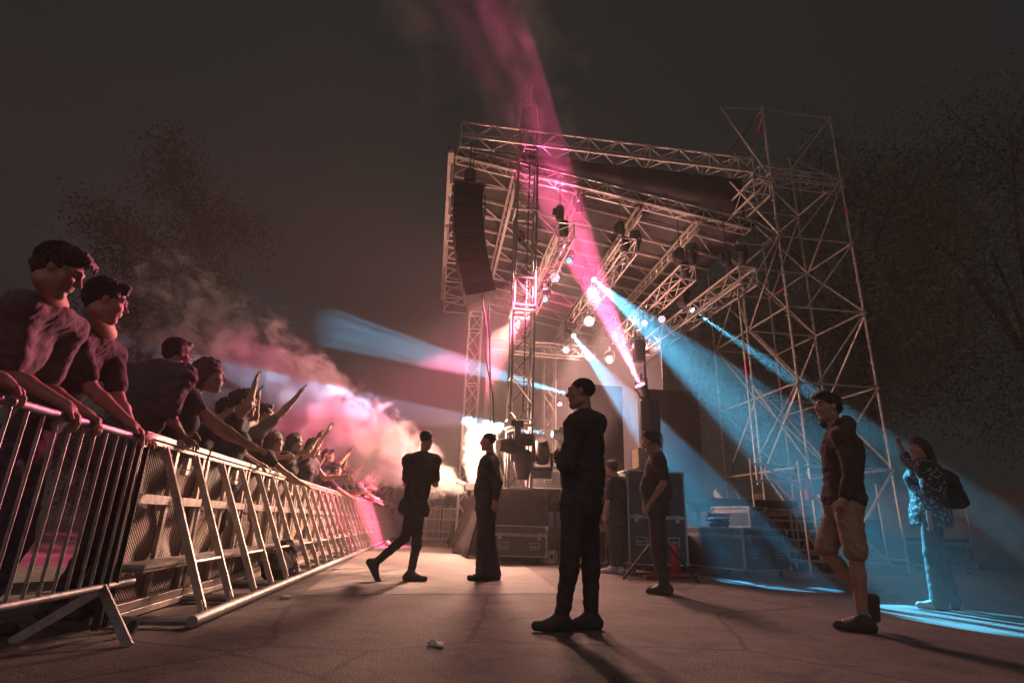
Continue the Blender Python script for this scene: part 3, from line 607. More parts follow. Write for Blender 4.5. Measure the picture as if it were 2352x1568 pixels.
for t_, (l, s0, s1, z) in zip(TR, ((3.85, 6.9, 16.5, 6.95), (5.45, 7.3, 16, 6.95), (7.85, 6.5, 14, 6.1), (8.5, 6.6, 16, 8.5))):
    m = MB(); n_ = int((s1 - s0) / .25)
    for c in (-.1, .08):
        pts = [W(l + c + .03 * math.sin(i * 1.7 + c * 30), s0 + i * .25, z - .20 - .11 * abs(math.sin(i * .62 + c * 9)) ) for i in range(n_)]; m.path(pts, .014, 5)
    m.build('cable_loom', MT['rubber'], t_, smooth=True)
def hoist(l, s, z, zt, label):
    root = thing('chain_hoist', W(l, s, z), label, 'chain hoist', 'hoists hanging from the roof')
    m = MB(); m.lathe(W(l, s, z), UP, [(0, .06), (.03, .10), (.36, .11), (.42, .05)], 12); m.lbox(l - .17, l + .05, s - .07, s + .07, z + .1, z + .3); m.build('motor', MT['dark_metal'], root, smooth=False, bevel=.01)
    m = MB(); m.tube(W(l, s, z + .42), W(l, s, zt), .012, n=6); m.build('chain', MT['dark_metal'], root)
    m = MB(); m.lathe(W(l + .1, s, z - .42), UP, [(0, .07), (.05, .11), (.38, .12), (.4, .1)], 10); m.build('chain_bag', MT['black_cloth'], root, smooth=True)
for a in ((5.45, 7.9, 7.5, 8.6, 'black chain hoist over the near end of the middle lighting truss'), (3.85, 7.6, 7.6, 8.8, 'black chain hoist in the pink haze above the front lighting truss'), (7.9, 7.4, 6.7, 8.1, 'black chain hoist above the lowest pale truss'),
          (7.0, 8.0, 7.0, 8.2, 'black chain hoist above the short truss'), (5.45, 11.2, 7.5, 8.5, 'black chain hoist farther along the middle lighting truss')): hoist(*a)
# ------------------------------------------------------------------ hanging line array
pa = thing('line_array', W(1.7, 7.4, 5.3), 'tall black line array of loudspeakers hung from the left end of the header truss', 'loudspeakers')
pts = [(1.62 + .00 * k + .0042 * k * k, 8.0 - .265 * k) for k in range(11)]
for k in range(10):
    (l0, z0), (l1, z1) = pts[k], pts[k + 1]; c = W((l0 + l1) / 2, 7.4, (z0 + z1) / 2); dn = nrm(W(l1, 7.4, z1) - W(l0, 7.4, z0)); sd = nrm(np.cross(DS, dn))
    m = MB(); m.box(c, sd * .33, DS * .30, dn * .126); cb = m.build('cabinet', MT['matte_black'], pa, bevel=.01)
    m = MB(); m.box(c + sd * .335 * (1 if sd @ NL < 0 else -1), sd * .008, DS * .28, dn * .11); m.build('grille', MT['grille'], cb)
m = MB(); m.lbox(1.28, 2.0, 7.1, 7.7, 8.03, 8.09); m.tube(W(1.62, 7.4, 8.1), W(1.62, 7.4, 8.55), .02); m.lathe(W(1.64, 7.4, 8.22), UP, [(0, .1), (.04, .15), (.34, .15), (.4, .08)], 12); m.build('flying_frame', MT['dark_metal'], pa)
m = MB(); m.tube(W(1.62, 7.4, 8.5), W(1.62, 7.4, 9.38), .016); m.tube(W(1.70, 7.4, 8.5), W(1.70, 7.4, 9.38), .010); m.build('chain', MT['dark_metal'], pa)
m = MB()
for k in range(22):
    z = 7.9 - k * .3; l = 2.0 + .003 * k * k * .5 + .03 * math.sin(k * 1.3)
    if k: m.tube(prev, W(l, 7.3, z), .018, n=6, cap=False)
    prev = W(l, 7.3, z)
m.build('cable', MT['rubber'], pa, smooth=True)
# ------------------------------------------------------------------ scaffold tower with stairs
sfo = thing('scaffold_tower', W(10, 8.7, 0), 'tall open scaffold tower of tubes and diagonals right of the stage', 'scaffold')
LV = [.25, 2.05, 3.83, 5.62, 7.42, 9.2, 11.1]; LC = (9.05, 10.95); SR = (7.0, 8.75, 10.5)
for l in LC:
    for s in SR:
        top = 11.2 if s < 9 else 9.3
        m = MB(); m.tube(W(l, s, 0), W(l, s, top), .027, n=8)
        z = .4
        while z < top: m.lathe(W(l, s, z), UP, [(0, .03), (.003, .062), (.012, .062), (.015, .03)], 8); z += .5
        m.build('standard', MT['scaffold'], sfo, smooth=True)
m0 = []
for zi, z in enumerate(LV):
    for si, s in enumerate(SR):
        if si == 2 and z > 9.3: continue
        MB().tube(W(LC[0], s, z), W(LC[1], s, z), .024, n=7).build('ledger', MT['scaffold'], sfo, smooth=True)
        if si < 2 and not (si == 1 and z > 9.3):
            for l in LC: MB().tube(W(l, s, z), W(l, SR[si + 1], z), .024, n=7).build('ledger', MT['scaffold'], sfo, smooth=True)
    if zi < len(LV) - 1:
        z1 = LV[zi + 1]
        for si in range(3):
            if si == 2 and z1 > 9.3: continue
            a, b = (LC[1], LC[0]) if (zi + si) % 2 == 0 else (LC[0], LC[1])
            MB().tube(W(LC[0] + .05 if si else LC[1], SR[si] - .06, z1 if not si else z1), W(LC[1] if si else LC[0] + .45, SR[si] - .06, z), .023, n=7).build('diagonal_brace', MT['scaffold'], sfo, smooth=True)
        for li, l in enumerate(LC):
            for si in range(2):
                if si == 1 and z1 > 9.3: continue
                MB().tube(W(l + .06, SR[si + (zi + li) % 2], z), W(l + .06, SR[si + (zi + li + 1) % 2], z1), .023, n=7).build('diagonal_brace', MT['scaffold'], sfo, smooth=True)
truss(None, W(8.9, 7.35, 9.35), W(11.2, 7.35, 9.3), .32, .32, UP, None, None, bays=7, r=.02, root=sfo)
for a, b in (((7.9, 7.0, 11.0), (9.05, 7.0, 11.1)), ((7.9, 7.0, 11.0), (8.95, 7.0, 9.2)), ((7.95, 7.0, 8.8), (9.05, 7.0, 7.5)), ((7.87, 7.0, 1.6), (7.87, 7.0, 6.2)), ((7.87, 7.0, 3.9), (9.05, 7.0, 2.1)), ((7.87, 7.0, 5.6), (9.05, 7.0, 7.4)), ((7.87, 7.0, 2.05), (9.05, 7.0, 3.83)), ((7.87, 7.0, 5.62), (9.05, 8.7, 5.62))):
    MB().tube(W(*a), W(*b), .023, n=7).build('outrigger_tube', MT['scaffold'], sfo, smooth=True)
m = MB()
for l in np.linspace(7.4, 9.4, 3): m.tube(W(l, 6.4, .0), W(l, 6.4, 2.05), .022)
m.tube(W(7.4, 6.4, 1.95), W(9.4, 6.4, 1.95), .022); m.tube(W(7.4, 6.4, 1.62), W(8.4, 6.4, 1.62), .022); m.tube(W(7.5, 6.35, 2.0), W(9.5, 6.35, .9), .022); m.build('handrail', MT['scaffold'], sfo, smooth=True)
st = thing('scaffold_stair', W(8.6, 7.3, 0), 'flight of grey scaffold stairs rising to the stage behind the man in shorts', 'stairs')
for k in range(7):
    m = MB(); m.lbox(7.7 + .1 * k, 10.3, 6.75 + k * .24, 6.98 + k * .24, .17 + k * .19, .21 + k * .19); m.build('tread', MT['galv'], st)
for l in (7.75, 10.3):
    m = MB(); m.bar(W(l, 6.7, .1), W(l, 8.6, 1.55), .05, .16); m.build('stringer', MT['galv'], st)
# ------------------------------------------------------------------ stage deck, skirt, black wall panels, backdrop
dk = thing('stage_deck', W(5.5, 12, 0), 'raised black stage deck with a bare edge beside the truss tower', 'stage')
m = MB(); m.lbox(2.35, 9.0, 7.45, 17.5, 1.20, 1.34); m.build('deck_top', MT['dark_metal'], dk)
def drape(name, p0, p1, z0, z1, parent, amp=.05, n=60, seed=0, splay=0., label=None, matname='black_cloth'):
    p0 = np.array(p0); p1 = np.array(p1); d = nrm(p1 - p0); nn = np.cross(d, UP); L_ = np.linalg.norm(p1 - p0); v = []; R_ = 8; r = np.random.default_rng(seed); ph = r.uniform(0, 6, 4)
    for i in range(n):
        t = i / (n - 1) * L_
        for j in range(R_):
            q = j / (R_ - 1); a = amp * (1.15 - q) * (math.sin(7 * t + ph[0]) + .6 * math.sin(13.3 * t + ph[1] + q) + .4 * math.sin(23 * t + ph[2]))
            v.append(p0 + d * t + nn * (a + splay * (1 - q) ** 1.3 * (1 + .25 * math.sin(2.1 * t + ph[3]))) + UP * (z0 + (z1 - z0) * q + .05 * math.sin(3 * t) * q * (1 if name == 'skirt' else 0)))
    f = [[i * R_ + j, i * R_ + j + 1, (i + 1) * R_ + j + 1, (i + 1) * R_ + j] for i in range(n - 1) for j in range(R_ - 1)]
    o = from_np(name, v, f, MT[matname], parent); sm = o.modifiers.new('thickness', 'SOLIDIFY'); sm.thickness = .008
    return o
drape('front_skirt', W(2.33, 7.9), W(2.33, 17.3), .01, 1.36, dk, .05, 150, 3, -.34)
drape('side_skirt', W(3.62, 7.42), W(2.4, 7.42), .01, 1.345, dk, .015, 50, 5)
for l in (4.2, 5.4, 6.6, 7.8, 8.9):
    for s in (7.6, 9.6, 12): MB().tube(W(l, s, 0), W(l, s, 1.2), .03).build('leg', MT['galv'], dk, smooth=True)
for l in (3.9, 5.2, 6.6): MB().tube(W(l, 7.6, .15), W(l + 1.2, 7.6, 1.15), .02).tube(W(l, 7.6, .62), W(l + 1.3, 7.6, .62), .02).build('leg_brace', MT['galv'], dk, smooth=True)
s_ = 9.6
def pan(name, x0, y0, x1, y1, s, label, m, t=.35, cat='loudspeaker'):
    a, b, c = AS(x0, y0, s), AS(x1, y1, s), None; z0, z1 = min(a[2], b[2]), max(a[2], b[2]); l0, l1 = LSZ(a)[0], LSZ(b)[0]
    return l0, l1, z0, z1
p1 = thing('subwoofer_stack', W(5.6, 10, 1.34), 'wide black loudspeaker cabinet standing behind the man with folded arms', 'loudspeaker')
m = MB(); m.lbox(5.05, 6.02, 9.8, 10.5, 1.345, 4.2); m.build('cabinet', MT['matte_black'], p1, bevel=.02)
m = MB(); m.lbox(5.02, 5.045, 9.85, 10.45, 1.4, 4.15); m.build('grille', MT['grille'], p1)
p2 = thing('subwoofer_stack', W(7.4, 10, 1.34), 'wide black loudspeaker tower with a slanted grille right of the column speaker', 'loudspeaker')
m = MB(); m.lbox(6.72, 8.1, 9.8, 10.5, 1.345, 4.18); m.build('cabinet', MT['matte_black'], p2, bevel=.02)
m = MB(); m.box(W(6.58, 10.1, 3.0), NL * .012 - DS * .01, DS * .30 + NL * .1, UP * 1.15); m.build('grille', MT['grille'], p2)
m = MB()
for x in (6.9, 7.4, 7.9): m.lbox(x, x + .06, 9.9, 9.98, 4.181, 4.21)
m.build('corner_foot', MT['rubber'], p2)
bd = drape('backdrop', W(9.0, 12.2), W(7.6, 10.9), 3.5, 6.45, None, .02, 40, 9, 0, matname='grey_cloth'); tag(bd, 'pale grey cloth panel hanging behind the black loudspeaker tower', 'backdrop')
bk = drape('stage_curtain', W(9.4, 17.3), W(2.5, 17.4), 1.35, 6.2, None, .06, 90, 4, matname='curtain'); tag(bk, 'black curtain closing the far side of the stage', 'curtain')
# column loudspeaker on its crate
cl = thing('column_speaker', W(4.8, 5.35, 1.62), 'tall ribbed column loudspeaker on a wooden crate above the technician', 'loudspeaker')
c = W(4.92, 5.3, 1.98)
v = []; n = 20
m = MB(); m.lathe(c, UP, [(0, .13), (.02, .15), (.80, .15), (.835, .135), (.85, .05)], 24); m.build('grille', MT['grille'], cl, smooth=True)
m = MB(); m.box(c + NL * .085 + UP * .42 - DS * .0, NL * .10, DS * .155, UP * .42); m.build('cabinet', MT['dark_metal'], cl, bevel=.02)
m = MB(); pts = [c + NL * .19 + UP * z for z in (.28, .30)] + [c + NL * .25 + UP * .27, c + NL * .27 + UP * .18, c + NL * .25 + UP * .05, c + NL * .24 - UP * .2]; m.path(pts, .012); m.build('cable', MT['rubber'], cl, smooth=True)
cr = thing('wooden_crate', W(4.8, 5.35, 1.64), 'pale plywood crate under the ribbed column loudspeaker', 'crate')
m = MB(); m.lbox(4.70, 4.90, 5.18, 5.5, 1.645, 1.97); m.build('board', MT['wood'], cr, bevel=.005)
m = MB(); m.lbox(4.905, 5.10, 5.2, 5.5, 1.645, 1.965); m.build('side_grille', MT['grille'], cr)
# ------------------------------------------------------------------ flight cases
def flightcase(c, ax, w, d, h, label, castor=.12, z=0., group='flight cases', lid=.22, handles=True, catches=True):
    """c = ground point under the middle, ax = width direction; front face looks along -ax x UP"""
    ax = nrm(ax); dp = nrm(np.cross(UP, ax)); c = np.array(c, float)
    root = thing('flight_case', c + UP * z, label, 'flight case', group)
    b = c + UP * (z + castor); H = h - castor; zl = H * (1 - lid)
    m = MB(); m.box(b + UP * zl / 2, ax * w / 2, dp * d / 2, UP * (zl / 2 - .006)); m.build('body', MT['case'], root)
    m = MB(); m.box(b + UP * (zl + (H - zl) / 2), ax * w / 2, dp * d / 2, UP * ((H - zl) / 2 - .006)); m.build('lid', MT['case'], root)
    m = MB(); e = .018; o = .006
    P = lambda i, j, zz: b + ax * i * (w / 2 + o - e / 2) + dp * j * (d / 2 + o - e / 2) + UP * zz
    for i in (-1, 1):
        for j in (-1, 1): m.bar(P(i, j, 0), P(i, j, H), e * 1.6, e * 1.6, up=ax)
    for zz in (e * .9, zl - e * .8, zl + e * .8, H - e * .5):
        for j in (-1, 1): m.bar(P(-1, j, zz), P(1, j, zz), e, e * 1.3); 
        for i in (-1, 1): m.bar(P(i, -1, zz), P(i, 1, zz), e, e * 1.3)
    m.build('edge_trim', MT['case_edge'], root)
    m = MB()
    for i in (-1, 1):
        for j in (-1, 1):
            for zz in (.03, H - .03): m.lathe(P(i, j, zz) - UP * .03, UP, [(0, .02), (.01, .034), (.05, .034), (.06, .02)], 8)
    m.build('ball_corner', MT['case_edge'], root, smooth=True)
    if handles:
        for j in (-1, 1):
            for i in ((-.28, .28) if w > .8 else (0,)):
                p = b + ax * i * w + dp * j * (d / 2 + .005) + UP * zl * .5
                m = MB(); m.bar(p - ax * .085 - UP * .055, p + ax * .085 - UP * .055, .012, .014); m.bar(p - ax * .085 + UP * .055, p + ax * .085 + UP * .055, .012, .014)
                for q in (-.085, .085): m.bar(p + ax * q - UP * .055, p + ax * q + UP * .055, .012, .014, up=ax)
                m.bar(p - ax * .06 - UP * .01 + dp * j * .008, p + ax * .06 - UP * .01 + dp * j * .008, .014, .02); m.build('handle', MT['case_edge'], root)
    if catches:
        for j in (-1, 1):
            for i in (-.36, .36):
                p = b + ax * i * w + dp * j * (d / 2 + .006) + UP * (zl - .02)
                m = MB(); m.box(p, ax * .035, dp * .006, UP * .06); m.box(p + dp * j * .008, ax * .02, dp * .006, UP * .03); m.build('catch', MT['case_edge'], root)
    if castor > .03:
        for i in (-1, 1):
            for j in (-1, 1):
                p = c + UP * z + ax * i * (w / 2 - .1) + dp * j * (d / 2 - .1)
                m = MB(); m.lathe(p + UP * .045 - ax * .016, ax, [(0, .03), (.004, .045), (.028, .045), (.032, .03)], 12); m.bar(p + UP * .05 - ax * .022, p + UP * castor - ax * .022, .004, .03, up=dp); m.bar(p + UP * .05 + ax * .022, p + UP * castor + ax * .022, .004, .03, up=dp); m.build('castor', MT['rubber'], root)
    return root
flightcase(W(2.95, 7.0), NL, 1.0, .6, .66, 'dark flight case on castors against the stage skirt behind the standing guard', lid=.3)
a_, b_, c_ = W(5.49, 4.55), W(6.38, 4.9), W(7.45, 5.75)
flightcase(W(6.35, 5.35), nrm(W(6.38, 4.9) - W(5.49, 4.55)) , 1.05, 1.25, .74, 'large blue lit flight case on castors beside the scaffold tower', lid=.2)
k1 = flightcase(W(6.55, 5.45), nrm(W(6.38, 4.9) - W(5.49, 4.55)), .42, .75, .34, 'small flight case standing on top of the large blue lit case', castor=.005, z=.745, handles=False)
cc = thing('cable_coil', W(5.95, 5.05, .745), 'shiny coiled cable and clamps on the corner of the large blue lit case', 'cable')
m = MB()
for k in range(5):
    R_ = .13 + .012 * (k % 3)
    pts = [W(5.98 + R_ * math.cos(t), 5.08 + R_ * 1.2 * math.sin(t), .765 + k * .026 + .008 * math.sin(3 * t + k)) for t in np.linspace(0, 2 * math.pi, 15)]; m.path(pts, .014)
m.build('coil', MT['rubber'], cc, smooth=True)
m = MB(); m.tube(W(5.75, 4.93, .93), W(6.15, 5.05, .93), .028, n=10); m.tube(W(5.72, 4.98, .84), W(6.1, 5.10, .84), .022, n=10); m.build('clamp_tube', MT['case_edge'], cc, smooth=True)
flightcase(W(4.9, 5.35), NL, .95, .7, 1.58, 'tall grey case stack behind the technician with the headset', lid=.5, castor=.14)
flightcase(W(5.35, 6.15), NL, .9, .7, .72, 'low black flight case in shade left of the blue lit case')
flightcase(W(6.1, 7.0), NL, .7, .6, .62, 'black flight case farther back behind the tripod stand')
flightcase(W(12.3, 7.6), NL, .9, .7, .72, 'black flight case half hidden behind the man in shorts')
flightcase(W(3.85, 9.0), NL, .8, .7, .62, 'flight case with bright catches up on the stage by the tower', z=1.345, castor=.1)
flightcase(W(4.05, 6.0), NL, .45, .5, .85, 'narrow warm lit case behind the legs of the man with folded arms', castor=.1)
sb = thing('small_case', W(3.55, 7.05, 0), 'small pale metal box on the ground at the corner of the stage skirt', 'box')
m = MB(); m.lbox(3.46, 3.70, 6.9, 7.12, .01, .24); m.build('shell', MT['case_edge'], sb, bevel=.01)
m = MB(); m.lathe(W(3.58, 6.895, .13), -DS, [(0, .04), (.006, .04)], 14); m.lbox(3.50, 3.515, 6.885, 6.898, .02, .235); m.lbox(3.65, 3.665, 6.885, 6.898, .02, .235); m.build('strap', MT['rubber'], sb)
# ------------------------------------------------------------------ tripod, red pipe, bag, balloon, extinguisher, microphone
tp = thing('tripod_stand', W(4.55, 4.35, 0), 'black speaker tripod stand straddling the ground behind the technician', 'stand')
ap = Q(1512, 1225, 7.9)
for (x, y) in ((1432, 1331), (1604, 1337), (1530, 1322)):
    g = G(x, y); MB().tube(ap, g + UP * .012, .016, n=8).build('leg', MT['dark_metal'], tp, smooth=True)
MB().tube(ap - UP * .3, ap + UP * .7, .02, n=8).build('pole', MT['dark_metal'], tp, smooth=True)
rp = MB(); rp.tube(G(1481, 1330) + UP * .035, G(1598, 1328) + UP * .035, .032, n=12); rp = rp.build('red_pipe', MT['red'], None, smooth=True); tag(rp, 'red pipe lying on the ground between the tripod legs', 'pipe')
bg = thing('bag', W(-.33, 3.05, 0), 'black bag pushed under the barrier braces', 'bag')
S = SDF(); S.ell(W(-.30, 3.0, .16), np.stack([NL, DS, UP], 1), (.14, .34, .17), .05); S.ell(W(-.28, 3.25, .22), np.stack([NL, DS, UP], 1), (.13, .18, .2), .05); S.wr = .01; S.plane((0, 0, .005), -UP); add_mesh('sack', S, .012, MT['black_cloth'], bg)
MB().path([W(-.3, 2.85, .31), W(-.28, 2.95, .42), W(-.28, 3.1, .43), W(-.29, 3.2, .38)], .012).build('strap', MT['rubber'], bg, smooth=True)
g = G(890, 1254); BS = .40; bl = thing('balloon', g, 'pale yellow balloon resting at the far foot of the barrier row', 'balloon')
MB().lathe(g, UP, [(h_ * BS, r_ * BS) for h_, r_ in ((.005, .05), (.03, .11), (.10, .175), (.19, .205), (.28, .185), (.35, .12), (.385, .04), (.39, .01))], 24).build('skin', MT['yellow'], bl, smooth=True)
MB().lathe(g + np.array([-.14, .05, .06]) * BS, nrm([-.6, .2, -.4]), [(0, .006), (.02, .012)], 8).build('knot', MT['yellow'], bl)
for k, (x, y, lb) in enumerate(((771, 1306, 'crumpled white paper on the ground beside the barrier base tube'), (655, 1372, 'small crushed scrap lying near the edge of the lighter concrete'), (1010, 1480, 'tiny pale scrap of paper on the dark foreground asphalt'))):
    S = SDF(); p = G(x, y, .012); r = np.random.default_rng(k); S.wr = .006; S.wf = 4
    for q in range(4): S.ell(p + r.normal(size=3) * np.array([.022, .022, .003]), np.eye(3), (.025, .02, .012), .01)
    S.plane((0, 0, .003), -UP); rt = thing('litter', G(x, y), lb, 'litter', 'scraps of litter in the pit'); add_mesh('scrap', S, .006, MT['white'], rt)
fe = thing('fire_extinguisher', W(8.35, 6.3, 1.25), 'red fire extinguisher hanging on the scaffold rail', 'extinguisher')
MB().lathe(W(8.5, 6.33, 1.30), UP, [(0, .05), (.03, .07), (.36, .07), (.42, .03), (.47, .02)], 14).build('cylinder', MT['red'], fe, smooth=True)
MB().path([W(8.5, 6.33, 1.75), W(8.43, 6.3, 1.8), W(8.41, 6.3, 1.5)], .012).build('hose', MT['rubber'], fe, smooth=True)
f2 = thing('fire_extinguisher', G(1551, 1322), 'red fire extinguisher on the ground behind the technician', 'extinguisher')
e = G(1551, 1322); MB().lathe(e, UP, [(0, .06), (.03, .08), (.42, .08), (.5, .03), (.55, .02)], 14).build('cylinder', MT['red'], f2, smooth=True); MB().path([e + UP * .54, e + UP * .58 + NL * .06, e + NL * .11 + UP * .3], .014).build('hose', MT['rubber'], f2, smooth=True)
ms = thing('microphone_stand', W(3.9, 8.2, 1.34), 'black shotgun microphone on a stand at the stage edge', 'microphone')
p = AS(1284, 984, 8.2); q_ = AS(1318, 983, 8.2); MB().tube(p, q_, .03, n=10).build('microphone', MT['dark_metal'], ms, smooth=True); MB().tube(q_, q_ - UP * (q_[2] - 1.345), .012, n=8).build('stand', MT['dark_metal'], ms, smooth=True)
cp_ = MB(); a = AS(1123, 700, 9.5); cp_.path([a + UP * .0, AS(1126, 860, 9.5), AS(1122, 1150, 9.5) * np.array([1, 1, 0]) + UP * 1.2], .022); cp_ = cp_.build('hanging_cable', MT['rubber'], None, smooth=True); tag(cp_, 'thick black cable hanging from the line array down to the stage', 'cable')
# drain lid / roadside fence on the right
fs = thing('screen_fence', W(15.5, 8, 0), 'grey cloth covered site fence in the dark at the right edge', 'fence')
drape('fence_cloth', W(13.2, 10.2), W(19.5, 6.2), .02, 2.0, fs, .02, 80, 11, 0, matname='curtain')
m = MB()
for k in range(5): p = W(13.2, 10.2) * (1 - k / 4) + W(19.5, 6.2) * k / 4; m.tube(p, p + UP * 2.05, .025)
m.build('post', MT['galv'], fs, smooth=True)
tv = thing('equipment_trailer', W(13, 12.5, 0), 'low pale sided trailer behind the scaffold tower', 'trailer')
m = MB(); m.lbox(11.6, 15.2, 12.0, 14.0, .5, 1.15); m.build('bed', MT['dark_metal'], tv); m = MB(); m.lbox(11.8, 15.0, 12.05, 13.9, 1.155, 1.9); m.build('cover', MT['grey_cloth'], tv, bevel=.05)
for l in (12.4, 14.4): MB().lathe(W(l, 11.98, .36), DS, [(0, .2), (.02, .35), (.2, .35), (.22, .2)], 16).build('wheel', MT['rubber'], tv)
# ------------------------------------------------------------------ trees
def tree(name, base, trunk_h, cr, n, label, leaf='leaf', size=.14, r0=.25, clumps=60, flat=.75, seed=0, group=None, limbs=7):
    r = np.random.default_rng(seed); base = np.array(base, float); root = thing(name, base, label, 'tree', group)
    top = base + UP * trunk_h; m = MB(); cc = top + UP * cr[2] * .55; ends = []
    mid = base + UP * trunk_h * .5 + np.array([r.normal() * .12, r.normal() * .12, 0]); m.tube(base, mid, r0, r0 * .8, n=9); m.tube(mid, top, r0 * .8, r0 * .6, n=9)
    for k in range(limbs):
        a = k / limbs * 6.28 + r.uniform(-.3, .3); e = cc + np.array([math.cos(a) * cr[0] * .6, math.sin(a) * cr[1] * .6, r.uniform(-.3, .6) * cr[2]]); h_ = (top + e) / 2 + np.array([0, 0, .2 * cr[2] * r.uniform(0, 1)])
        m.tube(top - UP * r.uniform(0, .2) * trunk_h, h_, r0 * .42, r0 * .26, n=6); m.tube(h_, e, r0 * .26, r0 * .1, n=6); ends.append(e)
        for q in range(3): d = e + r.normal(size=3) * np.array(cr) * .28; m.tube(h_ * .4 + e * .6, d, r0 * .12, r0 * .04, n=5)
    m.build('trunk', MT['bark'], root, smooth=True)
    ct = r.normal(size=(clumps, 3)); ct /= np.linalg.norm(ct, axis=1)[:, None]; ct *= (r.uniform(.25, 1, (clumps, 1)) ** .5); ct = cc + ct * np.array(cr) * np.array([1, 1, flat / .75])
    cs_ = r.uniform(.10, .24, clumps) * min(cr); w = cs_ ** 2; pk = r.choice(clumps, n, p=w / w.sum())
    P = ct[pk] + r.normal(size=(n, 3)) * cs_[pk][:, None] * np.array([1, 1, .7])
    u = r.normal(size=(n, 3)); u /= np.linalg.norm(u, axis=1)[:, None]; w_ = np.cross(u, r.normal(size=(n, 3))); w_ /= np.linalg.norm(w_, axis=1)[:, None]; s = (size * r.uniform(.6, 1.3, n))[:, None]
    V = np.stack([P - u * s, P - w_ * s * .38, P + u * s, P + w_ * s * .38], 1).reshape(-1, 3); Fq = np.arange(n * 4).reshape(-1, 4)
    from_np('crown', V, Fq, MT[leaf], root, smooth=False)
    return root
tree('broadleaf_tree', W(17.5, 15, 0), 7.5, (4.2, 4.2, 6.0), 45000, 'tall tree right of the scaffold tower, its pale trunk faintly showing', seed=2, group='trees in the dark right of the stage', size=.08, clumps=190)
tree('broadleaf_tree', W(23.5, 13.5, 0), 7.0, (5.0, 5.0, 7.5), 30000, 'tree in the top right corner of the view', seed=3, group='trees in the dark right of the stage', size=.09, clumps=190)
tree('broadleaf_tree', W(13.5, 21, 0), 6.5, (3.6, 3.6, 4.5), 20000, 'tree seen through the tubes of the scaffold tower', seed=4, group='trees in the dark right of the stage', size=.08, clumps=150)
tree('broadleaf_tree', W(22, 24, 0), 6.0, (5, 5, 5.5), 20000, 'farther tree low behind the woman raising her fist', seed=9, group='trees in the dark right of the stage', size=.09, clumps=130)
for k, (l, s, h_, c_, lb) in enumerate(((-6.0, 11.0, 1.2, (1.7, 1.9, 1.25), 'dark bushy tree behind the long haired women'), (-6.2, 15.5, 1.6, (1.8, 2.0, 1.3), 'dark bushy tree behind the raised arms in mid crowd'), (-6, 21, 1.7, (2.2, 2.6, 1.5), 'dark bushy tree behind the far crowd'), (-14, 9, 3.0, (3.5, 3.5, 3.0), 'dim tree behind the two young men at the left edge'), (-2.5, 30, 1.2, (3.0, 2, 1.6), 'dark tree beyond the far end of the pit'), (1.5, 31, 1.2, (3.0, 2, 1.6), 'dark tree right of centre beyond the far barrier'))):
    tree('bushy_tree', W(l, s, 0), h_, c_, 12000, lb, leaf='leaf_dark', seed=20 + k, group='dark trees behind the crowd', size=.06, clumps=70, r0=.14)
tc_ = AS(470, 440, 11.5); tree('wisp_tree', np.array([tc_[0] - .6, tc_[1], 0]), 5.2, (2.3, 2.3, 4.2), 15000, 'tall dim tree standing in for faint wisps in the night sky behind the crowd', leaf='leaf_dark', seed=61, size=.06, clumps=34, r0=.13, limbs=8)  # tree built in place of faint wisps in the sky
tree('sapling', W(-.75, 20.5, 0), 1.75, (.75, .75, .75), 420, 'small green lit tree rising behind the far end of the crowd', leaf='leaf_green_lit', seed=41, size=.12, clumps=26, r0=.06, limbs=5)
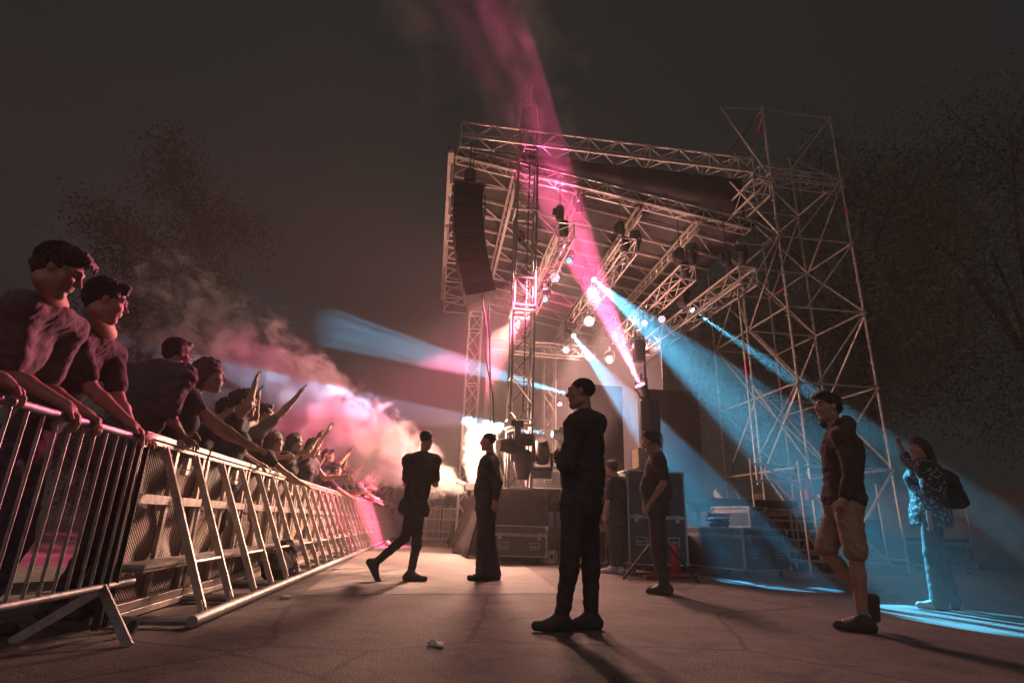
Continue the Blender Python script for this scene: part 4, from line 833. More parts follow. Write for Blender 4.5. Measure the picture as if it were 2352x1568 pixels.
# ------------------------------------------------------------------ people
def JQ(base, **kw):
    """joints from (x, y[, extra depth]) seen at the distance base"""
    J = {}
    for k, v in kw.items():
        if k in ('fw', 'hu', 'tf', 'gl', 'gr'): J[k] = np.array(v, float)
        else: J[k] = Q(v[0], v[1], base + (v[2] if len(v) > 2 else 0))
    return J
def glasses(root, Rh, J):
    T = lambda x, y, z: J['hd'] + Rh @ np.array([x, y, z]); m = MB()
    for q in (-1, 1): m.path([T(q * .033 + .022 * math.cos(t), .108, .008 + .018 * math.sin(t)) for t in np.linspace(0, 6.283, 13)], .0022, 5); m.tube(T(q * .055, .106, .014), T(q * .082, .0, .012), .0022, n=5)
    m.tube(T(-.011, .109, .012), T(.011, .109, .012), .0022, n=5); m.build('glasses', MT['dark_metal'], root)
if 1:
    d = 4.25   # man with folded arms, nearest in the pit
    J = JQ(d, hd=(1335, 903), nk=(1343, 952), ch=(1342, 1018), pe=(1334, 1160), sl=(1325, 978, -.17), sr=(1366, 972, .17), el=(1300, 1066, -.20), er=(1322, 1062, .20), wl=(1288, 1040, .16), wr=(1290, 1048, -.06),
           hl=(1316, 1180, -.08), hr=(1350, 1180, .08), kl=(1308, 1305, -.10), kr=(1357, 1305, .10), al=(1290, 1412, -.06), ar=(1357, 1418, .10), tl=(1226, 1446, -.10), tr=(1300, 1440, .04),
           fw=(-1, .22, -.02), tf=(-.85, .5, 0), gl=(-.3, .9, .2), gr=(-.7, -.7, .1))
    figure('person', J, 'man in black standing with folded arms in the middle of the pit', h=.007, top='black_wear', legs='black_wear', hair='hair_dark', hairstyle='buzz', sleeve=1.9, hem=.06, belly=.03, flare=.004, slender=.92, loose=.032, hcurl=(.9, .9), wr=.004, ground='lr')
    d = 7.16   # walking man seen from behind
    J = JQ(d, hd=(979, 1010), nk=(974, 1038), ch=(967, 1078), pe=(952, 1163), sl=(939, 1058, -.05), sr=(998, 1058, .05), el=(932, 1110, .02), er=(1001, 1112, .02), wl=(950, 1108, .26), wr=(984, 1098, .27),
           hl=(945, 1178, -.05), hr=(960, 1178, .06), kl=(930, 1234, -.04), kr=(957, 1250, .06), al=(862, 1292, -.05), ar=(944, 1314, .05), tl=(870, 1336, -.05), tr=(961, 1332, .02),
           fw=(.35, .93, -.1), tf=(.30, .95, 0), gl=(.6, .6, .2), gr=(-.4, .8, .3))
    figure('person', J, 'man striding along the barrier, his back to the camera against the bright smoke', h=.008, top='black_wear', legs='black_wear', hair='hair_dark', hairstyle='buzz', sleeve=.75, hem=.10, loose=.024, hcurl=(.9, .9), ground='r', slender=.86)
    d = 7.56   # guard in front of the flash
    J = JQ(d, hd=(1121, 1014), nk=(1124, 1044), ch=(1121, 1085), pe=(1117, 1166), sl=(1116, 1062, -.18), sr=(1132, 1060, .18), el=(1143, 1108, -.20), er=(1142, 1108, .22), wl=(1136, 1150, -.20), wr=(1118, 1142, .24),
           hl=(1112, 1180, -.08), hr=(1121, 1180, .08), kl=(1109, 1238, -.08), kr=(1123, 1238, .09), al=(1110, 1313, -.08), ar=(1133, 1308, .08), tl=(1086, 1330, -.12), tr=(1118, 1325, .06), fw=(-1, .12, -.05), tf=(-.93, .35, 0), gl=(.0, -.1, -1), gr=(-.8, .2, -.3))
    figure('person', J, 'man in dark uniform standing sideways in front of the white flash', h=.008, top='dark_wear', legs='dark_wear', hair='hair_dark', hairstyle='buzz', sleeve=1.8, hem=.05, belly=.05, flare=.05, loose=.026, ground='lr')
    d = 6.98   # technician with headset
    J = JQ(d, hd=(1495, 1014), nk=(1507, 1043), ch=(1507, 1084), pe=(1507, 1162), sl=(1513, 1060, -.19), sr=(1510, 1058, .19), el=(1524, 1110, -.22), er=(1520, 1108, .22), wl=(1494, 1154, -.14), wr=(1486, 1150, .12),
           hl=(1508, 1178, -.08), hr=(1510, 1178, .08), kl=(1508, 1258, -.09), kr=(1516, 1258, .10), al=(1524, 1332, -.10), ar=(1526, 1324, .09), tl=(1488, 1359, -.16), tr=(1497, 1346, .05), fw=(-.96, -.1, -.22), hu=(-.2, 0, 1), tf=(-.97, -.15, 0), gl=(-.3, .15, -1), gr=(-.3, .0, -1))
    r, Rh, Rt, J = figure('person', J, 'technician in a black t-shirt wearing a headset beside the column loudspeaker', h=.008, top='black_wear', legs='black_wear', hair='hair_dark', hairstyle='short', sleeve=.68, hem=.10, belly=.07, loose=.02, ground='lr')
    T = lambda x, y, z: J['hd'] + Rh @ np.array([x, y, z]); m = MB(); m.path([T(.088 * math.cos(t), -.01, .035 + .10 * math.sin(t)) for t in np.linspace(0, math.pi, 11)], .008)
    for q in (-1, 1): m.lathe(T(q * .076, 0, .0), Rh[:, 0] * q, [(0, .036), (.03, .036), (.034, .02)], 12)
    m.path([T(-.10, .01, -.01), T(-.085, .07, -.045), T(-.04, .115, -.058)], .004); m.lathe(T(-.045, .112, -.058), Rh[:, 0], [(0, .008), (.02, .012), (.04, .006)], 8); m.build('headset', MT['dark_metal'], r, smooth=True)
    d = 9.5    # hidden man
    J = JQ(d, hd=(1405, 1074), nk=(1414, 1095), ch=(1418, 1128), pe=(1416, 1192), sl=(1403, 1110, -.1), sr=(1435, 1108, .1), el=(1396, 1150, -.15), er=(1441, 1150, .1), wl=(1390, 1182, -.16), wr=(1436, 1186, .16),
           hl=(1409, 1205), hr=(1424, 1205), kl=(1407, 1255), kr=(1424, 1255), al=(1408, 1305), ar=(1424, 1303), tl=(1388, 1313, -.05), tr=(1410, 1311, .1), fw=(-.4, .9, 0), tf=(-.35, .94, 0), gl=(-.3, 0, -1), gr=(0, .2, -1))
    figure('person', J, 'man in dark clothes half hidden behind the man with folded arms', h=.010, top='black_wear', legs='black_wear', shoes='shoe_light', hair='hair_dark', hairstyle='short', hem=.12, sleeve=.8, ground='lr')
    d = 5.38   # man in shorts
    J = JQ(d, hd=(1902, 936), nk=(1917, 979), ch=(1935, 1040), pe=(1938, 1146), sl=(1936, 1002, -.18), sr=(1930, 1000, .18), el=(1955, 1084, -.22), er=(1935, 1084, .24), wl=(1938, 1142, -.20), wr=(1904, 1150, .22),
           hl=(1948, 1170, -.09), hr=(1928, 1170, .09), kl=(1966, 1272, -.09), kr=(1896, 1262, .11), al=(1978, 1394, -.06), ar=(1996, 1378, .10), tl=(1936, 1441, -.08), tr=(2012, 1418, .10), fw=(-.98, -.1, -.02), tf=(-.96, -.22, 0), gl=(-.3, .1, -1), gr=(-.5, -.1, -.8))
    figure('person', J, 'man in a hooded top and khaki shorts striding left past the scaffold', h=.007, top='brown_wear', legs='khaki', hair='hair_dark', hairstyle='quiff', sleeve=1.88, shorts=True, hem=.05, hood=True, loose=.022, wr=.004, hcurl=(.8, .8), shoes='shoe', ground='l')
    d = 7.62   # woman
    J = JQ(d, hd=(2110, 1033), nk=(2122, 1061), ch=(2127, 1100), pe=(2136, 1172), sl=(2126, 1078, -.16), sr=(2119, 1075, .16), el=(2132, 1142, -.24), er=(2084, 1058, .34), wl=(2134, 1190, -.20), wr=(2066, 1022, .22),
           hl=(2133, 1188, -.08), hr=(2140, 1188, .08), kl=(2139, 1268, -.09), kr=(2155, 1268, .08), al=(2154, 1362, -.09), ar=(2182, 1358, .09), tl=(2122, 1384, -.12), tr=(2154, 1380, .06), fw=(-.97, -.25, .05), tf=(-.9, -.42, 0), gl=(.1, .0, -1), gr=(-.25, -.1, 1))
    r, *_ = figure('person', J, 'woman in a floral blouse and wide trousers raising her fist', h=.008, top='floral', legs='green_grey', hair='hair_brown', hairstyle='long', sleeve=1.45, hem=.16, female=True, slender=.86, loose=.03, flare=.035, fist=(False, True), shoes='shoe_light', hcurl=(.5, 1.5), ground='lr')
    bp = SDF(); bp.wr = .006; b0 = Q(2180, 1120, 7.65); bp.ell(b0, np.eye(3), (.10, .13, .19), .05); bp.ell(b0 - UP * .12 + NL * .06, np.eye(3), (.10, .11, .10), .05); rt = thing('backpack', b0 - UP * .25, 'dark bag slung on the back of the woman raising her fist', 'bag'); add_mesh('sack', bp, .012, MT['black_cloth'], rt)
    m = MB(); m.path([b0 + UP * .18, Q(2150, 1078, 7.6), Q(2122, 1076, 7.45), Q(2140, 1130, 7.42), b0 - UP * .1], .016); m.build('strap', MT['black_cloth'], rt, smooth=True)
    # ---- leaning on the fence
    def JL(**kw):
        J = {}
        for k, v in kw.items():
            if k in ('fw', 'hu', 'tf', 'gl', 'gr'): J[k] = np.array(v, float)
            elif np.isscalar(v): J[k] = v
            elif len(v) == 4: J[k] = np.array(W(*v[:3]), float)
            elif np.isscalar(v): J[k] = v
            else: J[k] = AL(*v)
        return J
    LEGS = lambda l, s, z=.93, w=.1: dict(hl=W(l + .0, s + w, z), hr=W(l, s - w, z), kl=W(l + .06, s + w, .5), kr=W(l + .04, s - w, .5), al=W(l - .04, s + w, .09), ar=W(l - .10, s - w, .09), tl=W(l + .14, s + w + .03, .03), tr=W(l + .08, s - w - .03, .03))
    def solve_arm(J, side, up_len=.29, fo_len=.26, bend=(0, 0, -1)):
        """elbow so that both arm bones keep their length"""
        a, b = J['s' + side], J['w' + side]; v = b - a; D_ = np.linalg.norm(v); mx = (up_len + fo_len) * .995
        if D_ > mx: b = a + v / D_ * mx; J['w' + side] = b; D_ = mx; v = b - a
        x = (up_len ** 2 - fo_len ** 2 + D_ ** 2) / (2 * D_); hgt = math.sqrt(max(up_len ** 2 - x * x, 0)); u = v / D_; pb = np.array(bend, float); pb = nrm(pb - u * (pb @ u)); J['e' + side] = a + u * x + pb * hgt
    # young man 1
    J = JL(hd=(133, 622, -.50), nk=(64, 678, -.72), ch=(30, 745, -.86), pe=(-35, 905, -1.05), sr=(52, 705, -.70), sl=(70, 690, -.78), wr=(158, 940, -.46), wl=(196, 938, -.47), fw=NL * .86 + DS * .30 - UP * .38, hu=NL * .35 + UP, tf=NL * .95 + DS * .2 - UP * .25, gr=NL * .75 - UP * .75 + DS * .3, gl=NL * .8 - UP * .5 + DS * .5)
    J['sl'] = J['sr'] + DS * .34 + NL * .02; J['nk'] = (J['sl'] + J['sr']) / 2 + UP * .07 + NL * .02; J['ch'] = (J['sl'] + J['sr']) / 2 - NL * .10 - UP * .17; J['pe'] = J['ch'] - NL * .24 - UP * .40
    p = LSZ(J['pe']); J.update(LEGS(p[0], p[1], max(p[2] - .06, .8))); J['wr'] = AL(152, 930, -.45); J['wl'] = AL(192, 945, -.47); solve_arm(J, 'r', .33, .29, -NL - UP * .3); solve_arm(J, 'l', .33, .29, -UP)
    M1 = J
    figure('person', J, 'curly fringed young man in a grey t-shirt leaning over the fence, nearest the left edge', h=.005, top='grey_wear', legs='denim', hair='hair_brown', hairstyle='quiff', sleeve=.8, hem=.14, loose=.02, hcurl=(.9, .9), palms=(-UP, -UP), wr=.0022)
    # young man 2
    J = JL(hd=(243, 692, -.62), wr=(300, 972, -.47), wl=(212, 940, -.50), fw=NL * .80 + DS * .52 - UP * .16, hu=NL * .15 + UP, tf=NL * .95 + DS * .3 - UP * .2, gr=NL * .85 - UP * .6 + DS * .25, gl=NL * .9 - UP * .2, sr=(168, 775, -.84), nk=(195, 745, -.8), ch=(150, 840, -.9), pe=(110, 1000, -1))
    J['sl'] = J['sr'] + DS * .36 + NL * .03; J['nk'] = (J['sl'] + J['sr']) / 2 + UP * .08 + NL * .06; J['ch'] = (J['sl'] + J['sr']) / 2 - NL * .07 - UP * .18; J['pe'] = J['ch'] - NL * .16 - UP * .42
    p = LSZ(J['pe']); J.update(LEGS(p[0], p[1], max(p[2] - .06, .8))); J['wl'] = W(-.5, LSZ(J['sl'])[1] - .1, 1.13); solve_arm(J, 'r', .33, .30, -NL - UP * .4); solve_arm(J, 'l', .33, .29, -UP)
    M2 = J
    figure('person', J, 'dark haired young man in a black t-shirt reaching along the fence rail', h=.005, top='black_wear', legs='denim', hair='hair_dark', hairstyle='short', sleeve=.72, hem=.14, loose=.02, hcurl=(.7, .8), palms=(-UP, -UP), wr=.0022)
    # man with glasses
    J = JL(hd=(391, 790, -.62), fw=NL * .50 + DS * .85 - UP * .10, tf=NL * .35 + DS * .9 - UP * .15, sr=(416, 866, -.66), sc=1.12, nk=(374, 832, -.7), ch=(340, 920, -.9), pe=(300, 1010, -1), wr=(420, 985, -.66), wl=(480, 1010, -.66), gr=NL * .5 + DS * .6 - UP * .3, gl=NL * .6 + DS * .6)
    J['sl'] = J['sr'] - NL * .40 + DS * .10 - UP * .01; J['nk'] = (J['sl'] + J['sr']) / 2 + UP * .08 + DS * .03 + NL * .02; J['hd'] = J['nk'] + UP * .135 + DS * .05 + NL * .05; J['ch'] = (J['sl'] + J['sr']) / 2 - DS * .05 - UP * .18; J['pe'] = J['ch'] - DS * .10 - NL * .06 - UP * .43
    p = LSZ(J['pe']); J.update(LEGS(p[0], p[1], max(p[2] - .06, .8))); J['wr'] = W(-.60, LSZ(J['sr'])[1] + .12, 1.24); J['wl'] = W(-.66, LSZ(J['sr'])[1] + .5, 1.24); solve_arm(J, 'r', .32, .27, -UP - DS * .5); solve_arm(J, 'l', .32, .27, -UP)
    M3_ = J
    r, Rh, Rt, _ = figure('person', J, 'man with glasses in a dark t-shirt leaning on the first mesh barrier', h=.006, top='dark_wear', legs='black_wear', hair='hair_dark', hairstyle='short', sleeve=.9, hem=.14, loose=.045, wr=.005, palms=(-UP, -UP)); glasses(r, Rh, J)
    # hand of somebody cut off by the left edge
    J = JL(hd=(-190, 560, -.62), fw=NL, tf=NL, sr=(-175, 720, -.86), nk=(-150, 650, -.8), ch=(-150, 740, -.9), pe=(-170, 900, -1), wr=(8, 872, -.46), wl=(-100, 880, -.5), gr=NL * .5 + DS * .6 - UP * .5, gl=NL)
    J['sl'] = J['sr'] + DS * .34; J['nk'] = (J['sl'] + J['sr']) / 2 + UP * .08; J['ch'] = (J['sl'] + J['sr']) / 2 - NL * .05 - UP * .18; J['pe'] = J['ch'] - NL * .1 - UP * .42; J['sr'] = J['sr'] - DS * .34; J['sl'] = J['sl'] - DS * .34; J['nk'] = J['nk'] - DS * .34; J['ch'] = J['ch'] - DS * .34; J['pe'] = J['pe'] - DS * .34; J['hd'] = J['nk'] + UP * .17 + NL * .04; p = LSZ(J['pe']); J.update(LEGS(p[0], p[1], max(p[2] - .06, .8))); J['wr'] = AL(4, 868, -.46); solve_arm(J, 'r', .31, .28, -UP); solve_arm(J, 'l', .31, .27, -UP)
    figure('person', J, 'person at the very left edge, only a hand gripping the fence rail in view', h=.007, top='dark_wear', legs='black_wear', sleeve=.7, palms=(-UP, -UP), hcurl=(.9, .9))
# ---- the crowd behind the barrier: canonical figures facing +l (towards the stage), copied along the row
def crowd_joints(pose, hgt=1.72, lean=.0, r=None):
    k = hgt / 1.75; J = dict(hd=W(lean * 1.2 + .03, 0, 1.63 * k), nk=W(lean * .9, 0, 1.46 * k), ch=W(lean * .6 - .02, 0, 1.26 * k), pe=W(-.02, 0, .95 * k), sl=W(lean * .85, .18 * k, 1.41 * k), sr=W(lean * .85, -.18 * k, 1.41 * k))
    J.update(LEGS(-.02, 0, .90 * k)); J['fw'] = NL; J['tf'] = NL - UP * lean * .6
    P = {'rail': ((.42, .16, 1.20), (.42, -.16, 1.20)), 'one_up': ((.40, .2, 1.22), (.34, -.24, 1.88)), 'both_up': ((.22, .30, 1.92), (.26, -.30, 1.90)), 'phone': ((.36, .06, 1.66), (.40, -.10, 1.70)), 'point': ((.4, .2, 1.2), (.50, -.2, 1.72)), 'clap': ((.34, .05, 1.72), (.34, -.05, 1.72)), 'over': ((.50, .2, 1.10), (.55, -.2, 1.02)), 'head': ((.1, .30, 1.75), (.12, -.28, 1.76))}[pose]
    J['wl'] = W(P[0][0] + lean, P[0][1], P[0][2] * k); J['wr'] = W(P[1][0] + lean, P[1][1], P[1][2] * k)
    for sd in 'lr':
        solve_arm(J, sd, .30 * k, .26 * k, -UP * .8 + DS * (.5 if sd == 'l' else -.5))
        up_ = J['w' + sd][2] > J['s' + sd][2]; J['g' + sd] = nrm((J['w' + sd] - J['e' + sd]) * 1.5 + (UP * .3 if up_ else NL * .3))
    return J
CR = []
def crowd_proto(pose, hgt, lean, label, h=.008, extra=None, **kw):
    J = crowd_joints(pose, hgt, lean); r, Rh, Rt, J = figure('person', J, label, 'crowd behind the pit barrier', h=h, palms=(NL, NL) if pose in ('one_up', 'both_up', 'head') else (-UP, -UP), **kw)
    if pose == 'phone':
        c = (J['wl'] + J['wr']) / 2 + UP * .09 + NL * .05; m = MB(); m.box(c, DS * .075, NL * .005, UP * .038); ph = m.build('phone', MT['dark_metal'], r, bevel=.004)
        m = MB(); m.box(c - NL * .0065, DS * .068, NL * .001, UP * .033); m.build('screen', emit('phone_screen', (.1, .55, .9), 1.6), ph)
    return r
HS = dict(short=('hair_dark', 'short'), long=('hair_brown', 'long'), light=('hair_light', 'long'), buzz=('hair_dark', 'buzz'), bun=('hair_brown', 'bun'))
protos = {}
for key, pose, hgt, lean, hk, sl_, top in (('rail_m', 'rail', 1.78, .10, 'short', .7, None), ('rail_f', 'over', 1.66, .18, 'light', .35, None), ('up_f', 'one_up', 1.64, .05, 'long', .3, None), ('up_m', 'one_up', 1.76, .08, 'short', .65, None), ('both_m', 'both_up', 1.74, .03, 'buzz', .6, None), ('both_f', 'both_up', 1.62, .05, 'bun', .25, None), ('phone_m', 'phone', 1.74, .05, 'short', .7, None), ('point_m', 'point', 1.76, .12, 'buzz', .65, None), ('clap_f', 'clap', 1.64, .06, 'long', .4, None), ('head_f', 'head', 1.66, .0, 'bun', .3, None), ('over_m', 'over', 1.80, .24, 'short', .6, None)):
    protos[key] = (crowd_proto(pose, hgt, lean, 'x', hair=HS[hk][0], hairstyle=HS[hk][1], sleeve=sl_, top='crowd_wear', legs='black_wear', female=key.endswith('f'), slender=.86 if key.endswith('f') else .97, hcurl=(.5, .45), hem=.14))
used = set()
SH = dict(black=(.03, .03, .03), charcoal=(.06, .06, .06), grey=(.17, .16, .16), navy=(.03, .04, .09), white=(.55, .53, .52), red=(.22, .03, .03), green=(.05, .08, .05), denim=(.09, .11, .15))
def place(key, l, s, rot, label, shirt, scale=1.0):
    src = protos[key]
    o = src if key not in used else copy_tree(src)
    used.add(key); base = np.array(W(-.05, 0, 0)); 
    o.location = W(l, s, 0); o.rotation_euler = (0, 0, rot); o.scale = (scale,) * 3; o['label'] = label
    for ch in o.children:
        if ch.name.startswith('shirt'): ch.color = (*SH[shirt], 1)
    return o
def place_head(key, x, y, lh, rot, label, shirt):
    """stands a copy so that its head is where the crowd shows one, lh = head position across the barrier"""
    p = LSZ(AL(x, y, lh)); hz = dict(rail_m=1.62, rail_f=1.50, up_f=1.50, up_m=1.60, both_m=1.58, both_f=1.48, phone_m=1.58, point_m=1.6, clap_f=1.5, head_f=1.51, over_m=1.63)[key]; ln = dict(rail_m=.15, rail_f=.25, up_f=.09, up_m=.13, both_m=.07, both_f=.09, phone_m=.09, point_m=.17, clap_f=.1, head_f=.03, over_m=.32)[key]
    sc_ = min(max(p[2] / hz, .95), 1.17); return place(key, lh - ln * sc_ * math.cos(rot), p[1] - ln * sc_ * math.sin(rot), rot, label, shirt, sc_)
HEADS = [
 ('rail_f', 446, 872, -.74, .35, 'woman in a denim jacket leaning on the barrier right behind the man with glasses', 'denim'),
 ('head_f', 535, 932, -.82, .2, 'woman with hair tied up and hands to her head beside the denim jacket', 'charcoal'),
 ('up_m', 586, 950, -1.0, .5, 'man in grey with one fist up, behind the first long haired girl', 'grey'),
 ('over_m', 500, 950, -1.15, .2, 'man in charcoal bent forward between the denim jacket and the tied up hair', 'charcoal'),
 ('rail_f', 612, 1020, -.80, .5, 'long haired girl in black reaching over the barrier towards the pit', 'black'),
 ('clap_f', 660, 1022, -.90, .0, 'long haired woman clapping just beyond the girl who reaches over', 'charcoal'),
 ('up_f', 706, 1030, -.80, -.2, 'woman stretching one bare arm high before the pink smoke', 'black'),
 ('phone_m', 742, 1050, -1.0, .0, 'man holding up a phone behind the woman with the high bare arm', 'charcoal'),
 ('over_m', 762, 1085, -.72, .15, 'man bent far over the barrier with both arms hanging into the pit', 'black'),
 ('phone_m', 782, 1068, -.95, -.1, 'man raising a blue lit phone above the barrier', 'navy'),
 ('up_m', 806, 1080, -.86, -.2, 'man with a pink lit arm straight up beside the blue lit phone', 'black'),
]
for (k, x, y, lh, rot, lb, shirt) in HEADS: place_head(k, x, y, lh, rot, lb, shirt)
CROWD = [  # key, l, s, rot, scale, shirt, label
 ('both_f', -1.35, 8.2, .1, 1.04, 'red', 'woman in red with both arms up in the second row'),
 ('point_m', -.95, 9.0, -.1, 1.04, 'grey', 'shaven man in grey pointing at the stage'),
 ('both_m', -1.3, 9.8, .2, 1.05, 'white', 'shaven man in white with both arms up'),
 ('clap_f', -.95, 9.6, .1, 1.06, 'black', 'dark haired woman in black clapping in mid row'),
 ('rail_m', -.95, 10.2, .3, 1.05, 'green', 'man in green resting on the rail in mid row'),
 ('up_f', -1.2, 10.6, -.1, 1.07, 'white', 'woman in white with one arm up behind the man in green'),
 ('both_m', -.95, 11.1, .0, 1.04, 'black', 'shaven man in black with both arms up in mid row'),
 ('over_m', -.93, 11.7, .1, 1.03, 'grey', 'man in grey bent over the rail beyond mid row'),
 ('both_f', -1.2, 12.0, -.2, 1.07, 'charcoal', 'woman with a bun and both arms up beyond mid row'),
 ('point_m', -.95, 12.5, .0, 1.05, 'black', 'shaven man in black pointing beyond mid row'),
 ('up_m', -1.2, 13.0, .1, 1.05, 'navy', 'man in navy with one arm up in the far third of the crowd'),
 ('rail_f', -.95, 13.4, .1, 1.06, 'white', 'light haired woman in white leaning over the rail of the far crowd'),
 ('both_m', -.98, 14.0, .1, 1.05, 'red', 'shaven man in red with both arms up in the far third of the crowd'),
 ('clap_f', -1.25, 14.3, .0, 1.06, 'grey', 'woman in grey clapping in the far third of the crowd'),
 ('up_f', -.95, 14.8, .2, 1.06, 'black', 'woman in black with one arm up in the far third of the crowd'),
 ('phone_m', -1.2, 15.4, .1, 1.05, 'white', 'man in white holding a phone near the far end of the crowd'),
 ('rail_m', -.95, 15.8, .0, 1.04, 'navy', 'man in navy resting on the rail near the far end of the crowd'),
 ('both_f', -.95, 16.5, -.1, 1.06, 'white', 'woman in white with a bun and arms up near the far end of the crowd'),
 ('point_m', -1.2, 17.0, .0, 1.05, 'charcoal', 'shaven man in charcoal pointing near the far end of the crowd'),
 ('over_m', -.93, 17.6, .0, 1.03, 'navy', 'blue lit man in navy bent over the last barriers of the row'),
 ('up_m', -1.0, 18.4, -.2, 1.04, 'black', 'man in black with one arm up before the green lit sapling'),
 ('clap_f', -.95, 19.1, -.1, 1.05, 'navy', 'woman in navy clapping at the last barriers of the row'),
 ('both_m', -1.05, 20.0, -.2, 1.04, 'grey', 'shaven man in grey with both arms up at the far end of the row'),
 ('up_f', -1.0, 20.9, -.3, 1.05, 'red', 'woman in red with one arm up at the far end of the row'),
 ('both_f', -1.7, 10.3, .2, 1.06, 'black', 'woman with a bun in the third row with both arms up'),
 ('up_m', -1.7, 12.6, .0, 1.05, 'charcoal', 'man in charcoal in the third row with one arm up'),
 ('clap_f', -1.7, 7.6, .1, 1.08, 'denim', 'woman in denim clapping behind the blue lit phone'),
 ('both_m', -1.6, 15.0, .0, 1.06, 'green', 'shaven man in green in the third row with both arms up'),
 ('up_f', -1.6, 8.9, .1, 1.08, 'grey', 'woman in grey in the third row with one arm up'),
]
for (k, l, s, rot, scl, shirt, lb) in CROWD: place(k, l, s, rot, lb, shirt, scl)
FAR = [('up_m', .86, 18.55, -1.55, 1.0, 'black', 'bearded man in black waving over the far barrier'), ('rail_m', 1.22, 18.75, -1.6, .98, 'charcoal', 'man between the waving man and the skirt at the far barrier'), ('rail_m', 1.62, 18.5, -1.3, 1.0, 'black', 'man in black leaning on the far barrier beside the stage skirt'), ('clap_f', 1.42, 19.0, -1.6, 1.0, 'white', 'woman in white clapping behind the far barrier'), ('rail_f', .45, 18.6, -1.5, .97, 'grey', 'light haired woman left of the waving man at the far barrier')]
for (k, l, s, rot, scl, shirt, lb) in FAR: o = place(k, l, s, rot, lb, shirt, scl); o['group'] = 'people behind the far barrier'
# ------------------------------------------------------------------ lamps (fixtures)
EM_PINK = lens('pink_led_lens', (1, .35, .62), 4.0); EM_WHITE = lens('white_led_lens', (1, .72, .82), 1.7); EM_BLUE = emit('cyan_lens', (.05, .55, 1.0), 3.0); EM_CYW = emit('cyan_white_lens', (.45, .9, 1.0), 5.0); EM_VIO = lens('pale_violet_lens', (.75, .75, 1.0), 1.6)
def par(p, aim, label, m, r=.13, group='led par lamps'):
    p = np.array(p); d = nrm(np.array(aim) - p); root = thing('led_par_lamp', p, label, 'stage lamp', group)
    MB().lathe(p - d * .30, d, [(0, r * .5), (.04, r * .85), (.20, r * 1.0), (.295, r * 1.12), (.30, r * 1.02)], 12).build('housing', MT['dark_metal'], root, smooth=False)
    MB().lathe(p + d * .004, d, [(0, r * .98), (.012, r * .96)], 6).build('lens', m, root)
    x = nrm(np.cross(d, UP)); q = MB(); q.path([p - d * .12 + x * (r + .02), p - d * .1 + x * (r + .02) + UP * .26, p - d * .1 - x * (r + .02) + UP * .26, p - d * .12 - x * (r + .02)], .013); q.tube(p - d * .1 + UP * .26, p - d * .1 + UP * .40, .03); q.build('bracket', MT['dark_metal'], root)
    return root
def moving(p, aim, label, m=None, s=1., base_up=1, group='moving head lamps', lens_r=.07):
    """p = pivot of the head; base_up = +1 hangs below its base, -1 stands on it"""
    p = np.array(p); d = nrm(np.array(aim) - p); x = nrm(np.cross(d, UP)); root = thing('moving_head_lamp', p, label, 'stage lamp', group); U = UP * base_up
    MB().lathe(p - d * .20 * s, d, [(0, .06 * s), (.03 * s, .12 * s), (.16 * s, .145 * s), (.26 * s, .14 * s), (.42 * s, .105 * s), (.47 * s, .10 * s)], 18).build('head', MT['dark_metal'], root, smooth=True)
    if m: MB().lathe(p + d * .272 * s, d, [(0, lens_r * s), (.01 * s, lens_r * s)], 16).build('lens', m, root)
    q = MB()
    for e in (-1, 1): q.bar(p + x * .17 * s * e, p + x * .17 * s * e + U * .26 * s, .05 * s, .11 * s, up=d)
    q.bar(p - x * .19 * s + U * .28 * s, p + x * .19 * s + U * .28 * s, .12 * s, .06 * s); q.build('yoke', MT['dark_metal'], root, bevel=.01)
    q = MB(); q.box(p + U * .37 * s, x * .17 * s, nrm(np.cross(x, UP)) * .12 * s, UP * .06 * s); q.build('base', MT['dark_metal'], root, bevel=.015)
    return root
CAMP = np.array([0, 0, .68])
SRC = dict(B1=AS(1365, 643, 9.3), B2=AS(1592, 713, 9.1), B3=AS(1318, 772, 12), B4=AS(1306, 905, 9.2), B5=AS(1266, 996, 9.0), P1=AS(1470, 885, 9.6))
AIM = dict(B1=W(6.35, .95, 0), B2=AS(2210, 1135, 5.6), B3=W(6.2, 4.2, 0), B4=AS(812, 768, 12.8), B5=AS(880, 940, 8.4), P1=W(2.9, 7.15, 9.6))
moving(SRC['B1'] - nrm(AIM['B1'] - SRC['B1']) * .3, AIM['B1'], 'moving head on the middle truss throwing the broad blue beam towards the woman', EM_CYW)
moving(SRC['B2'] - nrm(AIM['B2'] - SRC['B2']) * .3, AIM['B2'], 'moving head under the lowest truss throwing the thin blue beam', EM_CYW)
moving(SRC['B3'] - nrm(AIM['B3'] - SRC['B3']) * .3, AIM['B3'], 'moving head far along the middle truss throwing the blue beam behind the technician', EM_CYW)
moving(SRC['B4'] - nrm(AIM['B4'] - SRC['B4']) * .3, AIM['B4'], 'moving head behind the face of the man with folded arms sending a blue beam left', EM_CYW, base_up=-1)
moving(SRC['B5'] - nrm(AIM['B5'] - SRC['B5']) * .3, AIM['B5'], 'moving head low on the stage sending the lower thin blue beam left', EM_CYW, base_up=-1)
par(SRC['P1'], AIM['P1'], 'pink lamp with a honeycomb lens standing above the black loudspeakers', EM_PINK, .16)
